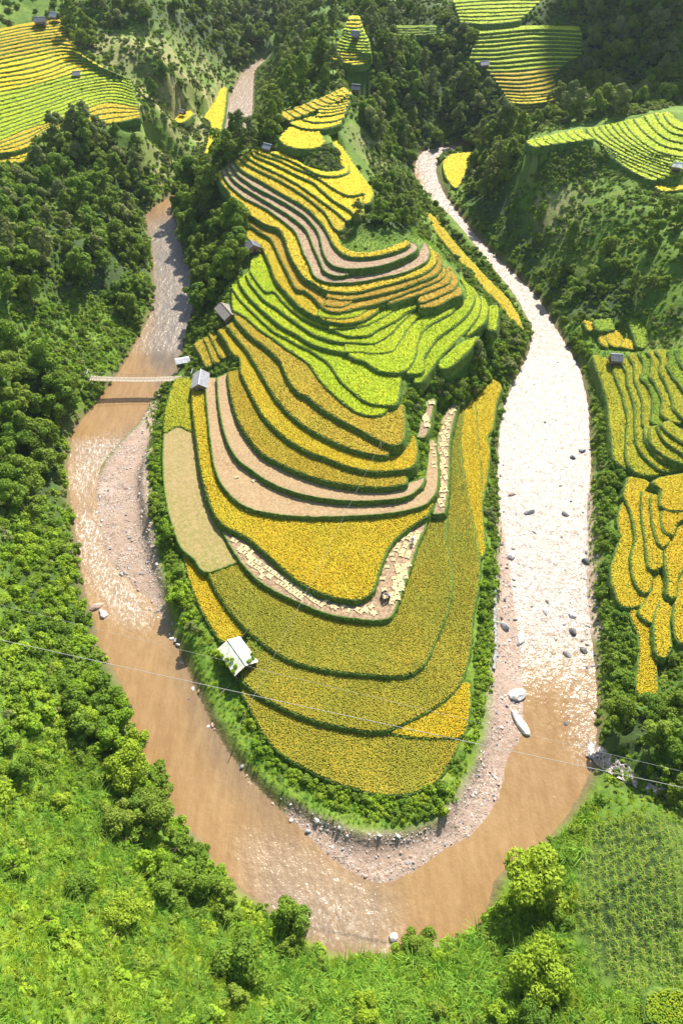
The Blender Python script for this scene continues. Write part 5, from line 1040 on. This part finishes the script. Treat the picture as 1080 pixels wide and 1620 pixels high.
stuff('lip_grass', GRASS['blade'] + GRASS['blade_lime'] + SHRUB['leaf_mid'][:1], LP, rng.uniform(0, 6.28, len(LP)), np.c_[LS, LS, LS * .8], np.where(rng.random(len(LP)) < .05, 6, rng.integers(0, 6, len(LP))), 'ragged grass along the lips and banks of the terraces', 'grass', .25)
print('lip', len(LP))

# ---------------------------------------------------------------- boulders and rocks
def rock(px, py, r, mat, label, group=None, sx=1.0, rz=None, sink=.25):
    P = on_ground(px, py)[0]; P[2] = max(P[2], -0.15)
    o = ROCK[mat][rng.integers(3)].copy(); COL.objects.link(o); o.name = 'boulder'
    o.location = (P[0], P[1], P[2] + r * .65 * (.5 - sink)); o.rotation_euler = (rng.normal(0, .12), rng.normal(0, .12), rng.uniform(0, 6.28) if rz is None else rz); o.scale = (r * sx, r, r)
    tag(o, label, 'boulder', group); return o
rock(817, 1101, 1.35, 'rock_pale', 'big pale humped boulder at the edge of the red sandbar', sx=1.2, rz=.2)
rock(822, 1146, .95, 'rock_pale', 'long pale pointed boulder lying along the sandbar edge', sx=2.6, rz=2.0)
rock(165, 976, 1.0, 'rock_pale', 'pale jagged rock at the left bank beside white water', sx=1.3)
rock(153, 961, 1.0, 'rock_red', 'reddish flat rock at the left bank above the pale jagged one', sx=1.4)
rock(836, 816, .95, 'rock_grey', 'grey pointed boulder in the bright shallows of the right river', sx=1.5, rz=.3)
rock(808, 881, 1.15, 'rock_pale', 'smooth pale boulder on the sandbar between grass patches', sx=1.2)
rock(797, 994, 1.0, 'rock_grey', 'grey blocky boulder beside the low stone wall')
rock(821, 1014, 1.0, 'rock_pale', 'pale flat boulder on the red sand above the humped one', sx=1.2)
rock(808, 787, .75, 'rock_red', 'dark red wedge of rock at the upper end of the sandbar', sx=1.3)
rock(903, 1004, .9, 'rock_dark', 'dark round boulder in the rapids near the right bank')
rock(861, 973, .8, 'rock_pale', 'pale oval boulder in the middle of the rapids', sx=1.2); rock(901, 978, .8, 'rock_pale', 'pale boulder in the rapids nearer the right bank', sx=1.2)
rock(893, 1041, .75, 'rock_grey', 'grey split boulder at the lower end of the rapids', sx=1.2); rock(921, 1033, .8, 'rock_dark', 'dark wedge boulder by the right bank at the lower rapids')
rock(926, 889, .9, 'rock_dark', 'mossy dark boulder on the right bank'); rock(893, 820, .7, 'rock_dark', 'dark slanting rock in the brightest part of the rapids', sx=1.5, rz=2.4)
rock(919, 716, .9, 'rock_grey', 'grey boulder in the right river below the terraces hut'); rock(903, 728, .8, 'rock_dark', 'dark boulder next to a grey one in the right river')
rock(891, 1150, .5, 'rock_dark', 'small dark rock alone in the calm brown water'); rock(620, 1485, .8, 'rock_pale', 'pale rock washed by foam at the lower river edge')
rock(501, 1299, .5, 'rock_pale', 'pale angular stone on the dark front shore'); rock(300, 1108, .3, 'rock_dark', 'small dark stone in the brown water near the left shore')
for k in range(60):
    a, c_ = rng.uniform(790, 935), rng.uniform(560, 1060)
    if 560 < c_ < 640: a = rng.uniform(840, 900)
    rock(a, c_, rng.uniform(.16, .42), ('rock_dark', 'rock_grey', 'rock_dark')[rng.integers(3)], 'wet stone breaking the bright rapids of the right river', 'stones in the rapids', sx=rng.uniform(1, 1.8))
for k in range(64):
    t = rng.random(); a, c_ = [(rng.uniform(915, 950), rng.uniform(900, 1060)), (lambda t: (925 + t * 75 + rng.normal(0, 8), 1184 + t * 52 + rng.normal(0, 8)))(rng.random()), (rng.uniform(785, 822), rng.uniform(720, 1060))][rng.integers(3)]
    rock(a, c_, rng.uniform(.18, .42), ('rock_grey', 'rock_dark', 'rock_dark')[rng.integers(3)], 'stone lying along the edge of the right river', 'stones along the right river', sx=rng.uniform(1, 1.6))
for k in range(40):
    q = smooth(RIV_IN, 3); j = rng.integers(60, 78) if k % 2 else rng.integers(72, 96); a, c_ = q[min(j, len(q) - 1)] + rng.normal(0, 6, 2)
    rock(a, c_, rng.uniform(.15, .4), ('rock_grey', 'rock_red', 'rock_pale')[rng.integers(3)], 'stone on the shore at the front of the hill', 'stones on the front shore', sx=rng.uniform(1, 1.5))

# ---------------------------------------------------------------- harvested straw bundles
def bundle_mesh(k):
    b = MB()
    for j in range(7):
        a = (j - 3) * .085 + rng.normal(0, .02); e = rng.uniform(.42, .52)
        b.tube([(-e, a * 1.5, .07), (-.12, a * .75, .12), (e, a * 1.35, .06 + rng.uniform(0, .05))], .075, 5, .055)
    o = b.build('straw_bundle', 'straw'); COL.objects.unlink(o); return o
BUN = [bundle_mesh(k) for k in range(4)]
def bundles(poly, sp, ang, z, label, group, prob=1.0, size=1.0):
    w = unproj(np.array([p[0] for p in poly]), np.array([p[1] for p in poly]), z)[:, :2]
    ca, sa = math.cos(ang), math.sin(ang); u = w @ np.array([[ca, -sa], [sa, ca]])
    x0, y0 = u.min(0); x1, y1 = u.max(0); out = []
    for yy in np.arange(y0, y1, sp[1]):
        for xx in np.arange(x0, x1, sp[0]):
            p = np.array([xx, yy]) + rng.normal(0, .07, 2); q = np.array([p[0] * ca - p[1] * sa, p[0] * sa + p[1] * ca])
            if inside(w, q[:1], q[1:])[0] and rng.random() < prob: out.append(q)
    for q in out:
        o = BUN[rng.integers(4)].copy(); COL.objects.link(o); o.location = (q[0], q[1], z + .12); o.rotation_euler = (0, 0, ang + rng.normal(0, .14) + (math.pi if rng.random() < .5 else 0)); s_ = size * rng.uniform(.85, 1.12); o.scale = (s_, s_, s_)
        tag(o, label, 'straw bundle', group)
    return len(out)
ZS, ZW, ZM = lower(6.8), lower(7.2), lower(10.5)
nb = bundles([(362,849),(385,862),(430,900),(470,930),(510,950),(555,962),(586,958),(600,976),(520,964),(460,940),(410,911),(378,872)], (.98, .74), .9, ZS, 'pale straw bundle lying on the soil left of the bend', 'straw bundles on the lower bend', .92, .92)
nb += bundles([(628,895),(648,890),(640,925),(628,957),(612,960),(618,930)], (1.0, .62), .1, ZS, 'pale straw bundle in the tight row along the inner lip of the bend', 'straw bundles on the lower bend')
nb += bundles([(618,868),(640,846),(662,838),(660,852),(650,884),(640,886)], (1.1, .68), -.4, ZS, 'pale straw bundle in the heap at the upper end of the bend', 'straw bundles on the lower bend', .85)
nb += bundles([(602,880),(626,872),(618,900),(612,935),(598,945),(596,925)], (1.2, 1.25), .1, ZS, 'pale straw bundle in the short rows across bare soil', 'straw bundles on the lower bend', .75)
nb += bundles([(699,805),(693,790),(695,750),(694,700),(701,668),(714,648),(722,642),(713,672),(707,700),(706,750),(703,790)], (1.0, .72), .2, ZW, 'pale straw bundle packed on the narrow strip', 'straw bundles on the narrow strip', .9, .95)
nb += bundles([(662,688),(673,688),(684,636),(676,640)], (2.2, .8), .1, ZM, 'pale straw row on the tiny ledge by the gully', 'straw rows on the tiny ledge', 1.0, 1.3)
nb += bundles([(680,745),(688,745),(688,700),(682,700)], (1.0, 1.0), .2, lower(8.8), 'straw bundle on the brown arm beside the narrow strip', 'straw bundles on the brown arm', .8, .8)
for a, c_ in ((372,757),(389,758),(399,762)): bundles([(a-4,c_-3),(a+4,c_-3),(a+4,c_+3),(a-4,c_+3)], (.9, .7), .4, lower(8.8), 'straw left on the wide brown stubble plot', 'straw on the stubble', .6)
print('bundles', nb)

# ---------------------------------------------------------------- huts
def hut(label, a, c_, foot, H, width, roof, rise=1.1, wall=1.3, wallmat='wood', minlen=0, cat='hut', cap=True):
    G = on_ground(*foot)[0]; zr = G[2] + H
    A, B = at(*a, zr), at(*c_, zr)
    d = B - A; d.z = 0; Lh = max(d.length, minlen); cen = (A + B) / 2; rz = math.atan2(d.y, d.x)
    root = empty('hut', (cen.x, cen.y, G[2]), rz); tag(root, label, cat)
    hl, hw = Lh / 2, width / 2; ze = H - rise
    for s in (-1, 1):
        r_ = MB(); t = .10; n = 6; v = []
        for i in range(n + 1):
            x = -hl + Lh * i / n
            for (yy, zz) in ((s * .02, H), (s * hw, ze)):
                v += [(x, yy, zz + rng.normal(0, .015)), (x, yy, zz - t)]
        f = []
        for i in range(n):
            o = i * 4; f += [(o, o + 4, o + 6, o + 2), (o + 1, o + 3, o + 7, o + 5), (o + 2, o + 6, o + 7, o + 3), (o, o + 1, o + 5, o + 4)]
        f += [(0, 2, 3, 1), (n * 4, n * 4 + 1, n * 4 + 3, n * 4 + 2)]
        r_.add(v, f); r_.build('roof', roof, root)
    if cap: q = MB(); q.tube([(-hl - .02, 0, H + .03), (hl + .02, 0, H + .03)], .09, 6); q.build('ridge_cap', {'roof_thatch': 'wood', 'roof_white': 'roof_white'}.get(roof, 'ridge_pale'), root)
    zb = max(.35, ze - wall); wl, ww = hl - .35, hw - .45
    q = MB(); q.add([(-wl, -ww, zb), (wl, -ww, zb), (wl, ww, zb), (-wl, ww, zb), (-wl, -ww, ze - .02), (wl, -ww, ze - .02), (wl, ww, ze - .02), (-wl, ww, ze - .02), (-wl, 0, H - .16), (wl, 0, H - .16)],
                   [(0, 1, 5, 4), (2, 3, 7, 6), (1, 2, 6, 9, 5), (3, 0, 4, 8, 7), (0, 3, 2, 1)]); q.build('wall', wallmat, root)
    q = MB(); q.box((0, 0, zb - .07), (2 * wl + .5, 2 * ww + .5, .1)); q.build('floor', 'darkwood', root)
    for sx in (-1, 1):
        for sy in (-1, 1): q = MB(); q.tube([(sx * (wl + .1), sy * (ww + .1), -.6), (sx * (wl + .1), sy * (ww + .1), ze - .1)], .075, 6); q.build('post', 'bamboo', root)
    q = MB(); q.box((wl + .012, .1, zb + .5), (.03, .7, .95)); q.build('door', 'darkwood', root)
    return root, H, hl, hw, ze
wh = hut('white-roofed stilt hut overgrown with vines at the front left of the hill', (360,1012), (389,1053), (378,1062), 3.3, 4.3, 'roof_white', 1.0, 1.2, 'darkwood')
hut('grey-roofed hut standing at the right end of the footbridge', (318,584), (314,608), (316,617), 3.1, 3.7, 'roof_grey', 1.1, 1.2)
hut('weathered thatched hut half hidden by plants beside the grove', (349,478), (366,497), (352,514), 3.0, 3.8, 'roof_thatch')
hut('small dark-roofed hut on posts among the bright green terraces', (396,379), (402,388), (401,399), 2.8, 3.6, 'roof_dark', 1.0, 1.0, 'wood', 3.2)
hut('low shed with pale metal sheet roof above the footbridge', (277,570), (300,566), (288,579), 2.2, 2.6, 'metal_sheet', .35, 1.0, 'wood', 0, 'shed', False)
hut('grey-roofed hut at the top of the right bank terraces', (966,560), (985,561), (976,571), 2.6, 3.4, 'roof_dark', .8, 1.0)
hut('tiny hut alone in the middle of the big yellow hillside', (114,113), (126,112), (120,120), 2.1, 2.5, 'roof_grey', 1, 1, 'wood', 2.2)
hut('long dark-roofed hut above the big yellow hillside', (53,27), (72,26), (62,33), 2.3, 3.8, 'roof_dark', 1.2, 1, 'wood', 3.0)
hut('pale-roofed hut above the big yellow hillside', (80,18), (91,20), (86,24), 2.3, 3.0, 'metal_sheet', 1.2, 1, 'wood', 2.2)
hut('grey hut at the left edge of the striped far hillside', (759,97), (773,96), (766,104), 2.1, 3.0, 'roof_grey', 1, 1, 'wood', 2.2)
hut('dark hut beside the bright fields behind the knoll', (556,133), (570,134), (563,143), 2.3, 3.0, 'roof_dark', 1.1, 1, 'wood', 2.2)
hut('grey hut halfway up the ridge top terraces', (556,48), (568,49), (562,55), 2.1, 2.6, 'roof_grey', 1.1, 1, 'wood', 2.2)
hut('bright white-roofed hut on the green ridge terraces at the right edge', (1064,256), (1080,258), (1073,264), 2.0, 2.5, 'roof_white', .8, 1, 'wood', 2.2)
hut('small grey shelter under the dark trees at the hill top edge', (417,226), (430,229), (424,234), 2.0, 2.5, 'roof_grey', .9, 1, 'wood', 2.2)
hut('small pale hut in the scrub up the left valley', (284,172), (292,174), (288,178), 1.8, 2.1, 'metal_sheet', .8, 1, 'wood', 1.8)
# vines on the white roof, and the tangle beside it
def vine(label, pts_, n, s, mat):
    V, F = leaf_cloud([(*p, r_) for p, r_ in pts_], n, s, up=.6, shell=.3); o = quads_obj('vine', V, F, [mat]); COL.objects.link(o); tag(o, label, 'vine'); return o
root = wh[0]; M = Matrix.Translation(root.location) @ Matrix.Rotation(root.rotation_euler.z, 4, 'Z'); hl, hw, H_, ze = wh[2], wh[3], wh[1], wh[4]
def on_roof(x, s, t): return tuple(M @ Vector((x, s * hw * t, H_ + (ze - H_) * t + .12)))
vine('yellow green vine creeping over the left slope of the white roof', [(on_roof(x, -1 if M.to_3x3().col[1].x > 0 else 1, t), .42) for x, t in ((-hl*.5,.95),(-.2,.8),(hl*.25,.95),(.5,.55),(hl*.6,.6),(-hl*.8,1.0),(hl*.75,.9))], 900, .13, 'leaf_bright')
vine('green vine hanging over the lower corner of the white roof', [(on_roof(x, 1 if M.to_3x3().col[1].x > 0 else -1, t), .40) for x, t in ((hl*.7,.8),(hl*.45,.95),(hl*.85,.3),(hl*.8,.5))], 420, .14, 'leaf_mid')
g_ = on_ground(408, 1026)[0]; vine('tangled pumpkin vine on poles right of the white-roofed hut', [((g_[0]+dx, g_[1]+dy, g_[2]+.7), .8) for dx, dy in ((0,0),(-1.2,1.0),(.6,-1.0),(-.6,-.3),(1.0,.5))], 600, .2, 'leaf_mid')
g_ = on_ground(348, 1044)[0]; vine('pale vine on a pole frame left of the white-roofed hut', [((g_[0]+dx, g_[1]+dy, g_[2]+.6), .7) for dx, dy in ((0,0),(.6,-.9),(-.4,.7))], 360, .2, 'leaf_bright')
# ---------------------------------------------------------------- footbridge
zb = 3.9
A, B = at(143, 598, zb), at(305, 597, zb)
br = empty('footbridge', A); tag(br, 'narrow plank footbridge hung across the left river', 'bridge')
d = (B - A); Lb = d.length; br.rotation_euler = (0, 0, math.atan2(d.y, d.x))
sag = lambda t: -.55 * 4 * t * (1 - t)
dk = MB(); npl = int(Lb / .32)
for i in range(npl):
    t = (i + .5) / npl; dk.box((t * Lb, rng.normal(0, .03), sag(t) + rng.normal(0, .012)), (.25, 1.75 + rng.normal(0, .08), .06), rng.normal(0, .03))
dk.build('deck', 'plank', br)
for s in (-1, 1):
    q = MB(); q.tube([(t * Lb, s * .92, .95 + sag(t) * 1.3) for t in np.linspace(0, 1, 25)], .035, 5); q.build('hand_cable', 'cable', br)
    q = MB()
    for t in np.linspace(.03, .97, 26): q.tube([(t * Lb, s * .88, sag(t)), (t * Lb, s * .92, .95 + sag(t) * 1.3)], .018, 4)
    q.build('suspenders', 'cable', br); q = MB(); q.tube([(t * Lb, s * .62, sag(t) - .08) for t in np.linspace(0, 1, 25)], .05, 5); q.build('deck_cable', 'darkwood', br)
for x_ in (-.15, Lb + .1):
    g0 = gz(A.x + (x_ / Lb) * d.x, A.y) - zb
    q = MB()
    for s in (-1, 1): q.tube([(x_, s * .8, g0 - .6), (x_, s * .8, 1.9)], .10, 7)
    q.tube([(x_, -.95, 1.8), (x_, .95, 1.8)], .08, 6); q.build('gate_frame', 'concrete', br)
# ---------------------------------------------------------------- wires
def wire(a, za, c_, zc, r_, sagm, label):
    P0, P1 = at(*a, za), at(*c_, zc); q = MB(); m_ = (P0 + P1) / 2; n = 40
    q.tube([P0.lerp(P1, t) - Vector((0, 0, sagm * 4 * t * (1 - t))) for t in np.linspace(0, 1, n)], r_, 5); o = q.build('wire', 'cable'); tag(o, label, 'wire'); return o
wire((-80, 994), 22, (1160, 1263), 18, .034, .35, 'bright overhead wire crossing the whole river bend')
wire((-80, 936), 24, (1160, 1240), 20, .014, .4, 'thin dark overhead wire just above the bright one')
wire((603, 698), 13.5, (372, 1160), 3.2, .016, .12, 'thin pale wire running down the middle of the hill')
P0 = at(603, 698, 13.5); q = MB(); g0 = gz(P0.x, P0.y); q.tube([(P0.x, P0.y, g0 - .8), (P0.x, P0.y, 13.6)], .06, 6); tag(q.build('wire_post', 'bamboo'), 'thin post holding the wire on the middle terraces', 'post')
P0 = at(372, 1160, 3.2); q = MB(); g0 = gz(P0.x, P0.y); q.tube([(P0.x, P0.y, g0 - .5), (P0.x, P0.y, 3.3)], .06, 6); tag(q.build('wire_post', 'bamboo'), 'thin post holding the wire near the left shore', 'post')
def pole(a, c_, h0, h1, r_, label):
    G0, G1 = on_ground(*a)[0], on_ground(*c_)[0]; q = MB(); q.tube([(G0[0], G0[1], G0[2] + h0), (G1[0], G1[1], G1[2] + h1)], r_, 6, r_ * .7); tag(q.build('bamboo_pole', 'bamboo'), label, 'pole')
pole((214, 1440), (167, 1522), 2.6, .1, .06, 'pale bamboo pole slanting through the lower left grass')
pole((785, 1068), (767, 1103), .3, .1, .06, 'pale bamboo pole lying beside the low stone wall')
pole((398, 1002), (383, 1012), 1.6, .5, .06, 'pale pole sticking out above the tangled vine'); pole((366, 1086), (345, 1104), .4, .3, .05, 'pale pole lying below the white-roofed hut')
# low stone wall on the sandbar
pw = smooth([(782, 938), (781, 975), (783, 1015), (780, 1062)], 8); Gw = on_ground(pw[:, 0], pw[:, 1]); q = MB()
for i in range(len(Gw) - 1):
    for t in (0, .5): p = Gw[i] * (1 - t) + Gw[i + 1] * t; q.box((p[0] + rng.normal(0, .05), p[1], p[2] + .2), (.45 + rng.normal(0, .06), .5, .55 + rng.normal(0, .08)), rng.normal(0, .2))
tag(q.build('stone_wall', 'rock_grey'), 'low grey dry stone wall along the sandbar', 'wall')

# ---------------------------------------------------------------- harvesters and their threshing tub
def skinned(name, P, E, Rr, mat, parent, sub=2):
    me = bpy.data.meshes.new(name); me.from_pydata(P, E, []); me.materials.append(MATS[mat]); o = bpy.data.objects.new(name, me); COL.objects.link(o)
    if parent: o.parent = parent
    sk = o.modifiers.new('skin', 'SKIN'); o.data.skin_vertices or None
    if not o.data.skin_vertices: 
        bmx = bmesh.new(); bmx.from_mesh(me); bmx.verts.layers.skin.verify(); bmx.to_mesh(me); bmx.free()
    for i, r_ in enumerate(Rr): o.data.skin_vertices[0].data[i].radius = (r_, r_)
    o.data.skin_vertices[0].data[0].use_root = True
    s = o.modifiers.new('sub', 'SUBSURF'); s.levels = sub; s.render_levels = sub; sk.use_smooth_shade = True; return o
def person(px_, py_, z, rz, bend, label, top, legs, hatmat='hat'):
    p = at(px_, py_, z); root = empty('person', (p.x, p.y, z + .02), rz); tag(root, label, 'person')
    c, s = math.cos(bend), math.sin(bend)
    T = lambda u, y, f=0: (s * u + f * c, y, .92 + c * u - f * s)     # along the bent trunk
    P = [(0, 0, .92), T(.22, 0), T(.46, 0), T(.57, 0), T(.68, 0, .03), T(.80, 0, .02),
         T(.46, .19), (s * .40 + .12, .24, .92 + c * .40 - .28), (s * .42 + .34, .18, .92 + c * .36 - .46), (s * .42 + .44, .16, .92 + c * .36 - .52),
         T(.46, -.19), (s * .40 + .12, -.24, .92 + c * .40 - .28), (s * .42 + .34, -.18, .92 + c * .36 - .46), (s * .42 + .44, -.16, .92 + c * .36 - .52),
         (0, .10, .86), (.04, .12, .47), (-.04, .12, .09), (.12, .13, .04), (0, -.10, .86), (.16, -.12, .48), (.10, -.12, .09), (.26, -.13, .04)]
    E = [(0, 1), (1, 2), (2, 3), (3, 4), (4, 5), (2, 6), (6, 7), (7, 8), (8, 9), (2, 10), (10, 11), (11, 12), (12, 13), (0, 14), (14, 15), (15, 16), (16, 17), (0, 18), (18, 19), (19, 20), (20, 21)]
    Rr = [.13, .13, .14, .055, .095, .075, .06, .045, .036, .03, .06, .045, .036, .03, .085, .062, .042, .035, .085, .062, .042, .035]
    skinned('body', P, E, Rr, 'skin', root)
    skinned('shirt', [P[1], P[0], P[2], P[6], P[7], P[10], P[11]], [(0, 1), (0, 2), (2, 3), (3, 4), (2, 5), (5, 6)], [.16, .155, .165, .085, .065, .085, .065], top, root)
    skinned('trousers', [P[0], P[14], P[15], P[16], P[18], P[19], P[20]], [(0, 1), (1, 2), (2, 3), (0, 4), (4, 5), (5, 6)], [.15, .105, .085, .065, .105, .085, .065], legs, root)
    q = MB(); hc = Vector(P[5]); n = 14; v = [hc + Vector((0, 0, .14))] + [hc + Vector((math.cos(6.283 * i / n) * .25, math.sin(6.283 * i / n) * .25, .01)) for i in range(n)]
    q.add(v, [(0, 1 + i, 1 + (i + 1) % n) for i in range(n)]); q.build('hat', hatmat, root)
    return root
person(615, 949, ZS, 2.9, .75, 'stooping harvester in dark blue beside the threshing tub', 'cloth_blue', 'cloth_blue', 'cloth_blue')
person(604, 943, ZS, -.3, .6, 'harvester in dark clothes at the far side of the threshing tub', 'hair', 'cloth_blue', 'hair')
person(651, 862, ZS, 1.2, .9, 'harvester in pale blue bending at the heap of straw', 'cloth_pale', 'cloth_pale', 'cloth_pale')
p = at(609, 946, ZS); tub = empty('threshing_tub', (p.x, p.y, ZS + .05), .4); tag(tub, 'square wooden threshing tub on the bare soil', 'tub')
for nm, c_, sz, r_ in (('base', (0, 0, .03), (1.2, 1.0, .06), 0), ('side', (0, .53, .3), (1.32, .06, .6), 0), ('side', (0, -.53, .3), (1.32, .06, .6), 0), ('side', (.63, 0, .3), (.06, 1.0, .6), 0), ('side', (-.63, 0, .3), (.06, 1.0, .6), 0)):
    q = MB(); q.box(c_, sz); q.build(nm, 'wood', tub)
q = MB(); q.box((0, 0, .54), (1.15, .95, .12)); q.build('threshed_straw', 'straw', tub)

# ---------------------------------------------------------------- stream, path, clouds, haze
sp_ = smooth([(1075, 1262), (1030, 1250), (1000, 1236), (972, 1218), (945, 1196), (925, 1186)], 6); Gs = on_ground(sp_[:, 0], sp_[:, 1]); V = []; F = []
for i, p in enumerate(Gs):
    d = Gs[min(i + 1, len(Gs) - 1)] - Gs[max(i - 1, 0)]; nrm = np.array([-d[1], d[0], 0]) / (np.hypot(d[0], d[1]) + 1e-6); w = .55 + .8 * i / len(Gs)
    for t in (-1, -.33, .33, 1): q_ = p + nrm * w * t; V.append((q_[0], q_[1], max(gz(q_[0], q_[1]), 0) + .10 + rng.uniform(0, .12)))
for i in range(len(Gs) - 1):
    for k in range(3): a = i * 4 + k; F.append((a, a + 1, a + 5, a + 4))
sme = np_mesh('stream', np.array(V), np.array(F)); sme.materials.append(MATS['river_water']); set_attr(sme, 'foam', np.full(len(V), .62)); set_attr(sme, 'rapid', np.full(len(V), .8)); set_attr(sme, 'shoal_sheen', np.full(len(V), .8))
so = bpy.data.objects.new('stream', sme); COL.objects.link(so); tag(so, 'white tumbling side stream joining the river at the right', 'stream', kind='structure')
def cloud(target, far, size, seed, label):
    c_ = Vector(target) + SUN_DIR * far; r_ = np.random.default_rng(seed); bmx = bmesh.new()
    for k in range(26):
        p = r_.normal(0, .42, 3); p = p / max(1, np.linalg.norm(p)); rad = r_.uniform(.28, .5)
        bmesh.ops.create_icosphere(bmx, subdivisions=3, radius=rad * min(size), matrix=Matrix.Translation((p[0] * size[0], p[1] * size[1], p[2] * size[2] * .4)))
    me = bpy.data.meshes.new('cloud'); bmx.to_mesh(me); bmx.free(); me.materials.append(MATS['cloud_white']); o = bpy.data.objects.new('cloud', me); COL.objects.link(o); o.location = c_; tag(o, label, 'cloud', kind='structure')
cloud(tuple(at(1075, 70, 28) + Vector((48, 8, 0))), 760, (78, 62, 50), 3, 'white cloud above the upper right hills')
cloud(tuple(at(478, 2, 15) + Vector((0, 70, 0))), 760, (60, 34, 26), 5, 'small white cloud added out of view to darken the far valley')  # unseen cloud, added to cast shade on the far valley
m = bpy.data.materials.new('haze'); m.use_nodes = True; nt = m.node_tree; nt.nodes.remove(nt.nodes['Principled BSDF'])
v = nt.nodes.new('ShaderNodeVolumePrincipled'); v.inputs['Color'].default_value = (.80, .90, 1, 1); v.inputs['Density'].default_value = .00007; v.inputs['Anisotropy'].default_value = .2
nt.links.new(v.outputs[0], nt.nodes['Material Output'].inputs['Volume']); MATS['haze'] = m
q = MB(); ztop = float(max(ZZ.max() + 1.5, 102)); zlo = float(ZZ.min() - 2); q.box((0, 490, (ztop + zlo) / 2), (1420, 1080, ztop - zlo)); hz = q.build('haze', 'haze'); tag(hz, 'thin pale haze over the valley', 'haze', kind='stuff')
